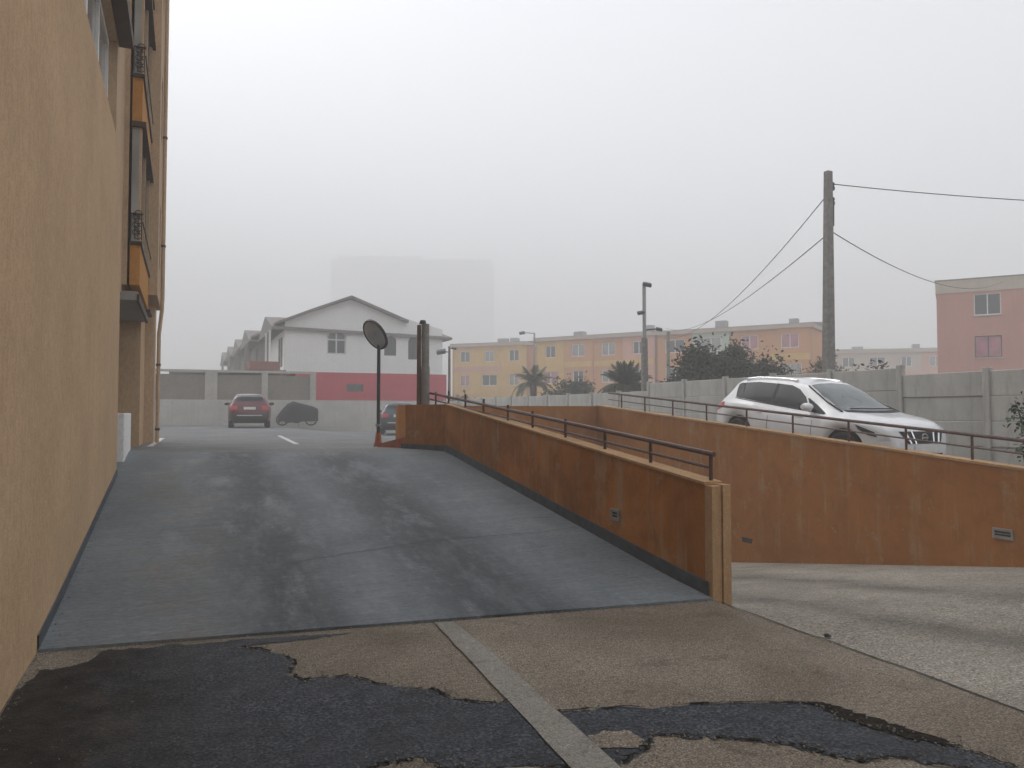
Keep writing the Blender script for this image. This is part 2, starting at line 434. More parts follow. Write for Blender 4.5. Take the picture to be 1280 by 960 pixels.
sheet('worn_strip', M['strip'], [(1.26,3.24),(1.43,3.20),(1.5,3.15),(1.42,2.9),(1.2,2.92)], .012, .004, 10, 4)
RIM = [(.36,5.6),(.5,5.49),(.68,5.15),(.61,4.91),(.68,4.77),(.95,4.73),(1.07,4.53),(1.25,4.36),(1.36,4.29),(1.38,4.17),(1.51,4.01),(1.69,3.96)]
RIM2 = [(1.85,3.73),(2.13,3.66),(2.74,3.47),(3.15,3.31),(3.24,3.22),(3.19,3.06),(3.24,2.9),(3.28,2.74),(3.42,2.58),(3.46,2.41),(3.44,2.2)]
RIM3 = [(3.29,2.33),(3.19,2.49),(3.01,2.64),(2.85,2.68),(2.77,2.8),(2.71,2.92),(2.55,3.05),(2.32,3.19),(2.17,3.28),(2.02,3.15),(1.86,3.08)]
RIM4 = [(1.64,3.12),(1.43,3.21),(1.23,3.26),(1.1,3.33),(1.06,3.37),(1.0,3.48),(.85,3.49),(.75,3.45),(.66,3.2)]
# rim of crumbled dark edge round the patch
def ribbon(m, pts, wd, zf):
    for i in range(len(pts)-1):
        a, b = Vector(pts[i]), Vector(pts[i+1]); t = (b-a).normalized(); n = Vector((-t.y, t.x))*wd/2
        q = [a-n, b-n, b+n, a+n]; m.quad(*[(p.x, p.y, zf(p.x, p.y)) for p in q])
def wiggly(pts, seed, amp=.015, sub=6):
    rnd = random.Random(seed); o = []
    for i in range(len(pts)-1):
        for k in range(sub):
            p = Vector(pts[i]).lerp(Vector(pts[i+1]), k/sub); o.append((p.x+rnd.uniform(-amp, amp), p.y+rnd.uniform(-amp, amp)))
    return o+[pts[-1]]
m = MB()
for kk, rp in enumerate((RIM, RIM2, RIM3, RIM4)):
    wp = wiggly(rp, 50+kk, .018, 7); rn = random.Random(kk)
    for q in range(len(wp)-1):
        if rn.random() < .8: ribbon(m, wp[q:q+2], rn.uniform(.006,.026), lambda x, y, q=q: .009+.0004*(q%5))
tag(m.build('patch_rim', M['wetdirt']), kind='structure')
m = MB()
ribbon(m, wiggly([(4.165,5.3),(4.15,4.4),(4.17,3.4),(4.13,2.6),(4.1,.5)], 2, .008), .015, lambda x, y: .006+drive_z(y)*0)
tag(m.build('ground_crack', M['crack']), kind='structure')
for sd, pts in enumerate([[(.9,7.45),(1.6,7.6),(2.4,7.75),(3.1,7.72)], [(3.1,7.72),(3.6,7.68),(4.1,7.75)], [(-.87,6.02),(.6,5.86),(2.2,5.66),(3.6,5.49),(4.15,5.43)]]):
    m = MB(); ribbon(m, wiggly(pts, 20+sd, .012), .008 if sd < 2 else .024, (lambda x, y: ramp_z(x, y)+.004) if sd < 2 else (lambda x, y: .005))
    tag(m.build('ground_crack', M['crack']), kind='structure')
for x0, y0, x1, y1 in [(2.16,16.4,2.47,22.6),(-.6,16.4,-.5,21.6)]:
    m = MB(); ribbon(m, wiggly([(x0,y0),(x1,y1)], 31, .006, 10), .11, lambda x, y: lot_z(x, y)+.006)
    tag(m.build('painted_line', M['line']), kind='structure')

# ------------------------------------------------------------------ facades and windows
def facade(mb, u0, u1, z0, z1, ops, v=0., depth=.15):
    us = sorted({u0, u1, *[o[0] for o in ops], *[o[1] for o in ops]}); zs = sorted({z0, z1, *[o[2] for o in ops], *[o[3] for o in ops]})
    for i in range(len(us)-1):
        for j in range(len(zs)-1):
            cu, cz = (us[i]+us[i+1])/2, (zs[j]+zs[j+1])/2
            if any(o[0] < cu < o[1] and o[2] < cz < o[3] for o in ops): continue
            mb.quad((us[i],v,zs[j]),(us[i+1],v,zs[j]),(us[i+1],v,zs[j+1]),(us[i],v,zs[j+1]))
    for a, b, c, e in ops:
        w_ = v+depth
        mb.quad((a,v,c),(a,w_,c),(a,w_,e),(a,v,e)); mb.quad((b,v,c),(b,v,e),(b,w_,e),(b,w_,c))
        mb.quad((a,v,c),(b,v,c),(b,w_,c),(a,w_,c)); mb.quad((a,v,e),(a,w_,e),(b,w_,e),(b,v,e))
_wc = {}
def window(parent, a, b, c, e, v, fm='alum', gm='glass', mull=1, t=.05, arch=False, sill=None):
    """window unit filling the opening a..b, c..e whose glass stands at depth v"""
    w_, h = round(b-a, 3), round(e-c, 3); key = (w_, h, fm, gm, mull, t, arch)
    if key not in _wc:
        f = MB()
        f.box(-w_/2,w_/2,-.04,.02,0,t).box(-w_/2,w_/2,-.04,.02,h-t,h).box(-w_/2,-w_/2+t,-.038,.02,t,h-t).box(w_/2-t,w_/2,-.038,.02,t,h-t)
        for k in range(mull):
            x = -w_/2+w_*(k+1)/(mull+1); f.box(x-t/2,x+t/2,-.036,.02,t,h-t)
        if arch: f.box(-w_/2+t,w_/2-t,-.034,.02,h*.62,h*.62+t)
        fme = f.mesh('window', M[fm]); p = MB().box(-w_/2+t*.5,w_/2-t*.5,.0,.012,t*.5,h-t*.5).mesh('pane', M[gm])
        _wc[key] = (fme, p)
    fme, p = _wc[key]
    o = link('window', fme, parent); o.location = ((a+b)/2, v, c)
    link('pane', p, o)
    if sill:
        s = MB().box(-w_/2-.06,w_/2+.06,-.2,.0,-.06,-.002).build('sill', M[sill], o)
    return o

# ------------------------------------------------------------------ left apartment building (local x = world y, local -y = world +x)
B = thing('apartment_building', 'tan rendered apartment block with orange bay panels rising along the left edge', 'apartment building', (-.88,0,0), R(90))
TOP = 13.4
lw = MB().box(-14,12.4,0,.5,-.2,5.28).box(-14,12.0,.5,9,-.2,5.0); lw.build('lower_wall', M['tan'], B)
up = MB(); ops = [(8.2,11.9,5.285,6.78),(8.2,11.4,8.2,9.5),(2.2,5.4,8.2,9.5),(2.2,5.4,5.8,6.9)]
facade(up, -14, 13.4, 5.28, TOP, ops, .05, .2)
up.quad((13.4,.05,3.45),(13.4,9,3.45),(13.4,9,TOP),(13.4,.05,TOP)).quad((12.4,.05,3.45),(13.4,.05,3.45),(13.4,.05,5.28),(12.4,.05,5.28))
up.quad((-14,9,-.2),(-14,.05,-.2),(-14,.05,TOP),(-14,9,TOP)).quad((-14,9,5.0),(13.4,9,5.0),(13.4,9,TOP),(-14,9,TOP))
up.quad((-14,.05,TOP),(19.1,.05,TOP),(19.1,9,TOP),(-14,9,TOP))
up.build('upper_wall', M['tan2'], B)
for o in ops:
    window(B, *o, .2, 'wframe', 'glassc' if o[0] > 8 else 'glass', 2, .09)
for a, b, z in [(8.0,12.1,6.8),(8.0,11.65,9.52),(2.0,5.6,9.52)]:
    MB().box(a,b,-.14,.045,z,z+.16).build('window_hood', M['hood'], B)
# entry recess
rc = MB().box(12.4,16.6,2.1,2.4,-.2,3.355).box(16.6,18.2,-.08,9,-.2,3.5)
rc.box(12.0,12.398,.5,2.4,-.2,3.35); rc.build('entry_wall', M['tan'], B)
MB().box(12.4,13.39,.06,2.4,3.36,3.44).box(13.395,16.6,-.18,2.4,3.36,3.5).build('soffit', M['soffit'], B)
MB().box(13.38,16.62,-.205,-.17,3.34,3.46).build('bay_edge_trim', M['hood'], B)
# the bay: orange spandrels, windows, hoods, floor ledges
bay = MB()
for z0, z1 in [(4.3,6.12),(6.98,8.78),(9.66,11.4)]:
    bay.box(13.42,13.56,-.2,-.06,z0,z1).box(16.44,16.58,-.2,-.06,z0,z1).box(14.95,15.05,-.19,-.06,z0,z1)
bay.box(16.0,16.6,-.06,.05,3.6,TOP).box(13.4,16.0,-.02,.05,3.6,TOP)
bay.build('bay_frame', M['tan2'], B)
for z0, z1 in [(3.6,4.24),(6.2,6.92),(8.86,9.6),(11.5,12.4)]:
    MB().box(13.4,16.6,-.2,-.055,z0,z1).build('spandrel_panel', M['orangepanel'], B)
    MB().box(13.36,16.64,-.23,-.05,z1,z1+.05).build('bay_sill', M['dframe'], B)
    if z0 > 4: MB().box(13.34,16.66,-.26,-.05,z0-.08,z0-.002).build('bay_hood', M['hood'], B)
    MB().box(16.62,17.6,-.24,-.0,z0-.03,z0+.02).build('floor_ledge', M['hood'], B)
for z0, z1 in [(4.3,6.11),(6.98,8.77),(9.66,11.4)]:
    for a, b in [(13.56,14.95),(15.05,16.44)]:
        window(B, a, b, z0, z1, -.10, 'dframe', 'glass', 0, .05)
    # glazed end of the bay that faces the court
    e = MB().box(13.405,13.43,-.165,-.065,z0,z1).build('end_pane', M['glassc'], B)
    # wrought iron guard with small scrolls
    gd = MB()
    for k in range(7): gd.tube([(13.395, -.17+.05*math.cos(t*.7)+.03*(k%2), z0+.08+.06*k+.05*math.sin(t*.7)) for t in range(10)], .007, 5)
    gd.tube([(13.4,-.235,z0+.30),(16.55,-.235,z0+.30)], .010, 6)
    for k in range(4): gd.tube([(13.39,-.22+k*.05,z0+.02),(13.39,-.22+k*.05,z0+.42)], .006, 5)
    gd.tube([(13.39,-.24,z0+.43),(13.39,-.05,z0+.43)], .014, 6)
    gd.build('window_guard', M['dframe'], B)
# end section with the corner
en = MB(); eo = [(17.3,18.0,4.6,5.9),(17.3,18.0,7.3,8.6),(17.3,18.0,10.0,11.3)]
facade(en, 16.6, 19.1, 3.9, TOP, eo, -.36, .2)
en.quad((16.6,-.36,3.9),(16.6,-.05,3.9),(16.6,-.05,TOP),(16.6,-.36,TOP)).quad((19.1,-.36,3.9),(19.1,9,3.9),(19.1,9,TOP),(19.1,-.36,TOP))
en.quad((16.6,-.36,3.9),(19.1,-.36,3.9),(19.1,9,3.9),(16.6,9,3.9)).quad((16.6,-.36,TOP),(19.1,-.36,TOP),(19.1,.05,TOP),(16.6,.05,TOP))
en.build('end_wall', M['tan2'], B)
for o in eo: window(B, *o, -.25, 'dframe', 'glass', 0, .05)
MB().box(18.2,19.1,-.27,9,-.2,3.9).build('corner_pier', M['tan2'], B)
pp = MB().tube([(18.35,-.35,.75),(18.35,-.35,3.3),(18.35,-.40,3.8),(18.35,-.41,4.1),(18.35,-.41,TOP)], .04, 8)
pp.build('drain_pipe', M['tan2'], B)
for z in (1.2, 2.6, 5.2, 7.6): MB().tube([(18.35,-.35 if z < 3 else -.41,z),(18.35,-.35 if z < 3 else -.41,z+.05)], .05, 8).build('pipe_bracket', M['hood'], B)
sk = MB()
for k in range(14):
    y0, y1 = 6.0+k*.457, 6.0+(k+1)*.457
    z0, z1 = ramp_z(-.88, y0), ramp_z(-.88, y1)
    sk.add([(y0,-.012,z0-.02),(y1,-.012,z1-.02),(y1,-.012,z1+.09),(y0,-.012,z0+.09),(y0,.002,z0+.09),(y1,.002,z1+.09)], [(0,1,2,3),(3,2,5,4)])
sk.build('skirting', M['skirt'], B)
lb = MB().box(-.75,.0,0,1.55,0,.82); o = lb.build('low_block', M['white'], bevel=.015); o.location = (-.86,13.55,.76)
tag(o, 'low white rendered block standing in the entry recess of the tan building', 'low wall')

# ------------------------------------------------------------------ ramp wall with pale end, skirting and vents
RW = thing('ramp_wall', 'weathered orange parapet wall along the right side of the concrete ramp', 'wall', (4.16,5.39,0))
def wall_top(y): return lerp(.96, 1.72, (y-5.39)/(12.7-5.39))
def rwy(y): return y-5.39
wl = MB()
wl.prism([(.10,-2.2),(7.31,-2.2),(7.31,1.72),(.10,.97)], 'x', 0, .17)
wl.build('wall_body', M['wall_o'], RW)
a, b = Vector((4.16,12.7)), Vector((3.78,13.9)); nrm = Vector((.94,.35))*.2
P4 = [a, b, b+nrm, Vector((4.36,12.72))]
rt = MB(); rt.prism([(p.x-4.16, p.y-5.39) for p in P4], 'z', .6, 1.735); rt.build('return_wall', M['wall_o'], RW)
MB().box(-.004,.085,-.0,.10,-.2,.965).build('end_cap', M['pale'], RW)
MB().box(.095,.178,-.02,.10,-.2,.975).build('end_cap', M['pale'], RW)
MB().box(.085,.095,.004,.10,-.2,.96).build('end_joint', M['tan'], RW)
cp = MB(); cp.prism([(.10,.972),(7.31,1.722),(7.31,1.745),(.10,.995)], 'x', -.012, .182); cp.build('coping', M['pale'], RW)
ft = MB(); c = Vector((3.43,14.65)); nn = Vector((.94,.35))*.18
ft.add([(b.x-4.16,b.y-5.39,.8),(c.x-4.16,c.y-5.39,.8),(b.x-4.16,b.y-5.39,1.14),(c.x-4.16,c.y-5.39,.98),
        (b.x+nn.x-4.16,b.y+nn.y-5.39,.8),(c.x+nn.x-4.16,c.y+nn.y-5.39,.8),(b.x+nn.x-4.16,b.y+nn.y-5.39,1.14),(c.x+nn.x-4.16,c.y+nn.y-5.39,.98)],
       [(0,1,3,2),(4,6,7,5),(2,3,7,6),(1,5,7,3),(0,2,6,4)])
ft.build('wall_foot', M['kerb'], RW)
sk = MB()
for k in range(18):
    y0, y1 = 5.44+k*.4033, 5.44+(k+1)*.4033; z0, z1 = ramp_z(4.16, y0), ramp_z(4.16, y1)
    sk.add([(-.014,y0-5.39,z0-.03),(-.014,y1-5.39,z1-.03),(-.014,y1-5.39,z1+.12),(-.014,y0-5.39,z0+.12),(.002,y1-5.39,z1+.12),(.002,y0-5.39,z0+.12)], [(0,1,2,3),(3,2,4,5)])
sk.add([(-.014,7.31,.84),(-.464,8.51,.84),(-.464,8.51,1.02),(-.014,7.31,1.02)], [(0,1,2,3)])
sk.build('skirting', M['skirt'], RW)
def vent(parent, loc, rz, w_=.17, h=.12):
    f = MB().box(-w_/2,w_/2,-.02,.0,0,.025).box(-w_/2,w_/2,-.02,.0,h-.025,h).box(-w_/2,-w_/2+.025,-.02,0,.025,h-.025).box(w_/2-.025,w_/2,-.02,0,.025,h-.025)
    for k in range(1, 4): f.box(-w_/2+.025,w_/2-.025,-.014,-.004,k*h/4-.004,k*h/4+.004)
    o = f.build('wall_vent', M['vent'], parent); o.location = loc; o.rotation_euler = (0,0,rz)
    MB().box(-w_/2+.012,w_/2-.012,-.003,.002,.01,h-.01).build('vent_hole', M['ventd'], o)
vent(RW, (0,1.6,.47), R(-90))

# back retaining wall (parapet of the upper driveway)
BW = thing('retaining_wall', 'long rusty orange retaining wall below the upper driveway where the white car stands', 'wall', (9.4,0,0))
def bw_top(y): return lerp(.88, 1.74, (y-6.16)/(16.7-6.16))
b_ = MB().prism([(-2,-.3),(3,-.3),(16.7,-2.4),(16.7,1.74),(-2,bw_top(-2))], 'x', 0, .2); b_.build('wall_body', M['wall_b'], BW)
cp = MB().prism([(-2,bw_top(-2)+.003),(16.69,1.742),(16.69,1.775),(-2,bw_top(-2)+.035)], 'x', -.012, .212); cp.build('coping', M['pale'], BW)
vent(BW, (0,6.45,.02), R(-90), .26, .13)
hb = MB().box(-.004,.003,-.13,.13,-.04,.03).box(-.012,.0,-.15,.13,.03,.045); o = hb.build('broken_hole', M['ventd'], BW); o.location = (0,11.2,-.72)
HW = MB().box(4.37,9.6,0,.2,-2.4,1.745); o = HW.build('header_wall', M['wall_b']); o.location = (0,16.701,0)
tag(o, 'reddish orange end wall closing the sunken driveway between the two orange walls', 'wall')

# railings
def railing(name, label, x, ys, topf, hh, r):
    rl = thing(name, label, 'railing', (x, ys[-1], topf(ys[-1])))
    y0 = ys[-1]; z0 = topf(y0)
    pm = MB().tube([(0,0,0),(0,0,hh-.01)], r*.75, 8).mesh('post', M['rail'], True)
    for y in ys:
        p = link('post', pm, rl); p.location = (0, y-y0, topf(y)-z0)
    ya, yb = y0-.04, ys[0]+.6
    MB().tube([(0,ya-y0,topf(ya)-z0+hh),(0,yb-y0,topf(yb)-z0+hh)], r, 8).build('top_rail', M['rail'], rl, True)
    MB().tube([(0,ya-y0+.05,topf(ya)-z0+hh*.52),(0,yb-y0,topf(yb)-z0+hh*.52)], r*.6, 6).build('mid_rail', M['rail'], rl, True)
    return rl
railing('railing', 'low brown two-bar railing on top of the orange ramp parapet', 4.27, [13.6,12.85,11.97,11.13,10.16,9.31,8.35,7.4,6.5,5.55], lambda y: wall_top(min(y, 12.75))+.012, .245, .024)
railing('railing', 'brown two-bar railing on the retaining wall in front of the white car', 9.5, [15.67,14.68,13.61,12.47,11.29,10.13,8.94,7.91,6.91,5.8,4.7,3.6], lambda y: bw_top(y)+.03, .33, .023)

# ------------------------------------------------------------------ concrete panel wall on the right
PW = thing('panel_wall', 'grey precast concrete panel wall with posts behind the white car', 'wall', (14.5,0,0))
pm = [MB().box(.045,.105,.055,1.945,-.004,.4955).mesh('concrete_panel', M['panel'], bevel=.012) for k in range(3)]
def pw_top(y): return 2.42 if y < 12.2 else (2.58 if y < 22.2 else 2.32)
rnd = random.Random(4)
ycur = -3.76; nb = 23
for i in range(nb):
    y0 = -3.76+i*2; tp = pw_top(y0+1); bz = min(upper_z(y0) if y0 < 16 else lot_z(14, y0), upper_z(y0+2) if y0 < 15 else .4)-.15
    rows = max(3, math.ceil((tp-bz)/.5))
    for k in range(rows):
        o = link('concrete_panel', pm[k % 3], PW); o.location = (rnd.uniform(-.012,.012), y0, tp-.5*(k+1)); o.rotation_euler = (0, rnd.uniform(-.008,.008), 0)
pom = MB().box(0,.15,-.07,.07,-2.7,0).mesh('wall_post', M['panel'], bevel=.012)
for i in range(nb+1):
    y = -3.76+i*2; o = link('wall_post', pom, PW); o.location = (rnd.uniform(-.01,.01), y, max(pw_top(y-.5), pw_top(y+.5))+.06); o.rotation_euler = (0, 0, rnd.uniform(-.03,.03))
    MB

# ------------------------------------------------------------------ far boundary wall of the parking lot
FW = thing('boundary_wall', 'pale low wall with brown recessed panels at the far end of the parking lot', 'wall', (0,41.7,0))
MB().box(-14,14.4,0,.3,.2,2.23).build('low_wall', M['lowwall'], FW)
px = [-14,-9.95]
bays = [(-13.5,-11.3),(-10.6,-8.4),(-7.7,-5.5),(-4.5,-2.0),(-1.32,.94),(1.54,3.67),(3.99,6.14)]
xs_ = [-14]
for a, b in bays: xs_ += [a, b]
xs_.append(6.45)
for i in range(0, len(xs_), 2): MB().box(xs_[i]+.004,xs_[i+1]-.004,.04,.26,2.232,3.62).build('pilaster', M['pilaster'], FW)
for a, b in bays: MB().box(a,b,.14,.24,2.232,3.5).build('wall_panel', M['panelbrown'], FW)
MB().box(-14,6.45,.02,.28,3.622,3.74).build('coping', M['pilaster'], FW)

# ------------------------------------------------------------------ houses behind
def house(loc, label, detail):
    h = thing('terraced_house', label, 'house', loc, 0, 'terraced houses receding behind the boundary wall')
    W0, W1, D = -4.5, 6.6, 9.0
    gops = [(.35,1.2,1.95,2.55)] if detail else []
    gops = [(-.2,.9,2.0,2.5)]
    lo_ = MB(); facade(lo_, -3.4, 6.6, 0, 3.22, gops, 0, .12); lo_.box(-3.4,6.6,.2,D,0,3.2); lo_.build('ground_floor', M['red'], h)
    for o in gops: window(h, *o, .1, 'hood', 'glass', 1, .06)
    wo = [(-1.48,-.25,4.4,5.85),(2.27,3.08,4.42,5.74),(3.9,4.79,4.2,5.75)]
    up_ = MB(); facade(up_, -4.1, 6.3, 3.22, 5.9, wo, 0, .14)
    # gable top
    up_.add([(-4.1,0,5.9),(4.4,0,5.9),(4.4,0,6.75),(0,0,8.0),(-4.1,0,6.45)], [(0,1,2,3,4)])
    up_.add([(4.4,0,5.9),(6.3,0,5.9),(6.3,0,6.3),(4.4,0,6.75)], [(0,1,2,3)])
    up_.box(-4.1,6.3,.14,D,3.22,5.88); up_.build('wall', M['white'], h)
    for k, o in enumerate(wo): window(h, *o, .1, 'dframe' if k else 'alum', 'glass', 1, .09, arch=(k == 0))
    for (a_, b_, c_, e_) in wo:
        mx, rx_, rz_ = (a_+b_)/2, (b_-a_)/2, .42
        for sd in (-1, 1):
            arc = [(mx+sd*rx_*math.cos(R(q)), e_-rz_+rz_*math.sin(R(q))) for q in range(0, 91, 15)]
            MB().prism([(mx+sd*rx_, e_+.002)]+arc, 'y', .004, .05).build('arch_spandrel', M['white'], h)
    if detail:
        ac = MB().tube([(-.865+.615*math.cos(R(a_)), -.02, 5.43+.42*math.sin(R(a_))) for a_ in range(0, 181, 15)], .05, 6); ac.build('window_arch', M['alum'], h)
    # front gable roof slabs
    r1 = MB()
    def slab(m, p, q, y0, y1, t=.16):
        m.add([(p[0],y0,p[1]),(q[0],y0,q[1]),(q[0],y1,q[1]),(p[0],y1,p[1]),(p[0],y0,p[1]+t),(q[0],y0,q[1]+t),(q[0],y1,q[1]+t),(p[0],y1,p[1]+t)],
              [(0,1,2,3),(4,7,6,5),(0,4,5,1),(1,5,6,2),(2,6,7,3),(3,7,4,0)])
    slab(r1, (-4.75,6.1), (-2.4,7.1), -.5, 4.5); slab(r1, (-2.4,7.1), (0,8.05), -.5, 4.5); slab(r1, (0,8.05), (3.8,6.62), -.5, 4.5)
    r1.build('front_roof', M['roof'], h)
    # main roof, ridge along the street
    r2 = MB().add([(-4.9,-.3,6.0),(6.9,-.3,5.75),(-4.9,4.5,7.15),(5.6,4.5,7.15),(-4.9,9.3,6.0),(6.9,9.3,5.75),(-4.9,-.3,5.85),(6.9,-.3,5.6),(-4.9,9.3,5.85),(6.9,9.3,5.6)],
                  [(0,1,3,2),(2,3,5,4),(1,5,3),(0,2,4),(0,6,7,1),(1,7,9,5),(5,9,8,4),(4,8,6,0)])
    r2.build('main_roof', M['roof'], h)
    pc = MB().box(-5.0,-4.15,.8,3.4,3.2,3.35)
    for y in (.85, 3.3): pc.box(-4.98,-4.86,y-.06,y+.06,0,5.9)
    pc.build('side_porch', M['white'], h)
    MB().box(-5.2,-4.15,.2,4.4,0,3.1).build('side_annexe', M['redbrown'], h)
    if detail:
        for y in (1.2, 2.4): MB().box(-4.14,-4.06,y,y+.7,3.6,5.5).build('side_door', M['hood'], h)
    return h
H0 = house((9.86,50,.93), 'nearest white gabled house with red ground floor behind the parking lot', True)
names_ = ['second house of the grey-roofed row stepping away behind the white gabled house', 'third house of the grey-roofed row stepping away behind the white gabled house', 'fourth house of the grey-roofed row fading into fog', 'farthest visible house of the grey-roofed row, faintest in the fog']
for k in range(4):
    hc = copy_thing(H0, (9.2-.15*k, 59.6+k*9.6, .93+.1*k), None, names_[k])
    for ch in hc.children:                      # the houses further along are painted grey-brown
        if ch.name.split('.')[0] in ('wall', 'side_porch', 'arch_spandrel'):
            ch.material_slots[0].link = 'OBJECT'; ch.material_slots[0].material = M['panelbrown']
sh = thing('shed', 'low shed with thin grey roof and brown brick wall behind the boundary wall', 'shed', (2.0,46,.93))
MB().box(-2.4,3.2,.3,3.5,0,2.75).build('wall', M['redbrown'], sh)
MB().prism([(-2.8,2.78),(3.4,2.98),(3.4,3.1),(-2.8,2.9)], 'y', 0, 3.8).build('roof', M['roof'], sh)
MB().box(1.4,3.1,.4,2,3.105,3.6).build('chimney', M['redbrown'], sh)

# ------------------------------------------------------------------ orange apartment terraces
def block(name, label, p0, p1, depth, z0, top, secs, group, seed, bay=3.2, storeys=3, gable='orange', frame='wframe'):
    p0, p1 = Vector(p0), Vector(p1); L = (p1-p0).length; ang = math.atan2(p1.y-p0.y, p1.x-p0.x)
    b = thing(name, label, 'apartment block', (p0.x, p0.y, z0), ang, group)
    rnd = random.Random(seed); n = max(1, int(L/bay)); bw = L/n; sh = (top-.5)/storeys
    secw = max(1, n//len(secs) if len(secs) <= n else 1)
    for s in range(len(secs)):
        i0 = round(s*n/len(secs)); i1 = round((s+1)*n/len(secs))
        if i1 <= i0: continue
        ops = []; fm = MB()
        for i in range(i0, i1):
            for k in range(storeys):
                ww = rnd.choice([1.5, 1.9, 1.2]); c = (i+.5)*bw
                ops.append((c-ww/2, c+ww/2, k*sh+.95, k*sh+2.2))
        facade(fm, i0*bw, i1*bw, 0, top-.5, ops, 0 if s % 2 else .12, .18)
        if s % 2 == 0: fm.box(i0*bw, i0*bw+.02, .0, .3, 0, top-.5)
        fm.build('facade', M[secs[s]], b)
        for o in ops: window(b, o[0], o[1], o[2], o[3], (0 if s % 2 else .12)+.13, frame, rnd.choice(['glass','glass','glassc','glassc','glasspink']), 1, .07)
        for k in range(1, storeys):
            if rnd.random() < .7: MB().box(i0*bw+.1, i1*bw-.1, -.03 if s % 2 else .09, .1, k*sh-.1, k*sh+.45).build('spandrel_band', M[rnd.choice(['yellow','orange','salmon'])], b)
    MB().box(.02, L-.02, .35, depth, 0, top-.52).build('wall', M[gable], b)
    MB().box(-.2, L+.2, -.25, depth+.2, top-.5, top-.12).build('cornice', M['cream'], b)
    MB().prism([(-.3,top-.118),(depth+.3,top-.118),(depth/2,top+.35)], 'x', -.25, L+.25).build('roof', M['roof'], b)
    for k in range(max(2, int(L/6))):
        x = rnd.uniform(1, L-1); y = rnd.uniform(.8, 2.5); MB().box(x, x+rnd.uniform(.6,1.4), y, y+.8, top-.1, top+rnd.uniform(.5,.9)).build('roof_tank', M['grey'], b)
    return b
# facades face the camera: p0 -> p1 runs left to right as seen
block('apartment_block', 'yellow three storey apartment block at the left end of the orange terrace', (28.2,83.5), (34.6,77.0), 9, .9, 8.6, ['yellow','yellow'], 'colourful apartment blocks beyond the panel wall', 3, 3.0)
block('apartment_block', 'orange and yellow middle apartment block behind the palm trees', (33.6,72.4), (41.0,61.6), 9, .9, 8.5, ['yellow','orange','orange','salmon'], 'colourful apartment blocks beyond the panel wall', 5)
block('apartment_block', 'salmon apartment block with pale cornice behind the dark rounded bushes', (41.1,61.4), (49.0,50.0), 9, .9, 8.45, ['orange','palegreen','orange','orange'], 'colourful apartment blocks beyond the panel wall', 8)
block('apartment_block', 'distant faded pink apartment block between the utility pole and the pink building', (71,78), (90,64), 9, .9, 8.7, ['salmon','cream','salmon'], 'colourful apartment blocks beyond the panel wall', 11)
# pink building on the right
PB = thing('apartment_building', 'pink apartment building with white cornice at the right edge of the picture', 'apartment building', (44.25,34.4,.6), 0)
ang = math.atan2(.867*-.392+-.5*.92, .867*.92+-.5*.392); PB.rotation_euler = (0, 0, ang)
po = [(2.05+6*i,3.5+6*i,z,z+1.35) for i in range(3) for z in (1.75,4.4,7.05)]
m = MB(); facade(m, 0, 20, 0, 8.55, po, 0, .15); m.box(.0,20,.3,10,0,8.5); m.quad((0,0,0),(0,.3,0),(0,.3,8.55),(0,0,8.55)); m.build('wall', M['pinkw'], PB)
for i, o in enumerate(po): window(PB, *o, .1, 'wframe' if i != 1 else 'dframe', 'glasspink' if i % 3 == 1 else 'glass', 1, .06, sill='cream')
MB().box(-.05,20.05,-.05,10.05,8.55,9.35).build('cornice', M['cream'], PB)
MB().box(-.08,20.1,-.08,10.1,9.352,9.42).build('roof_edge', M['roof'], PB)
# tower in the fog
TW = thing('tower_block', 'grey tower block barely visible in the fog above the white house', 'tower block', (89,518,.9), math.atan2(-32,75))
to = [(3+i*7.1, 7+i*7.1, 4+k*4.3, 6.3+k*4.3) for i in range(15) for k in range(19)]
m = MB(); facade(m, 0, 109, 0, 99.6, to, 0, .6); m.box(.02,108.98,.7,22,0,99.5); m.box(0,108,.02,.4,99.6,103); m.build('wall', M['grey'], TW)
MB().box(4,60,4,18,99.62,106).build('roof_plant', M['grey'], TW)
tm = MB().box(-2,2,0,.05,0,2.3).mesh('window', M['grey'])
for o in to:
    q = link('window', tm, TW); q.location = ((o[0]+o[1])/2, .55, o[2])

# ------------------------------------------------------------------ poles, lamps, mirror, cables
UP = thing('utility_pole', 'tall tapered concrete utility pole behind the panel wall carrying cables', 'utility pole', (15.42,15.17,.3), 0, None, 0, R(.9))
m = MB()
m.add([(-.15,-.13,0),(.15,-.13,0),(.15,.13,0),(-.15,.13,0),(-.09,-.08,7.65),(.09,-.08,7.65),(.09,.08,7.65),(-.09,.08,7.65)], [(0,1,5,4),(1,2,6,5),(2,3,7,6),(3,0,4,7),(4,5,6,7)])
m.build('shaft', M['conc'], UP, bevel=.015)
for z in (6.75, 7.15):
    m = MB().box(.09,.17,-.05,.05,z,z+.05).lathe([(.0,0),(.045,0),(.05,.05),(.03,.1),(.05,.15),(.02,.2),(0,.2)], 10, 'z', (.17,0,z+.03)); m.build('insulator', M['dsteel'], UP)
m = MB().box(.085,.15,-.06,.06,6.2,6.75); m.build('pole_bracket', M['dsteel'], UP)

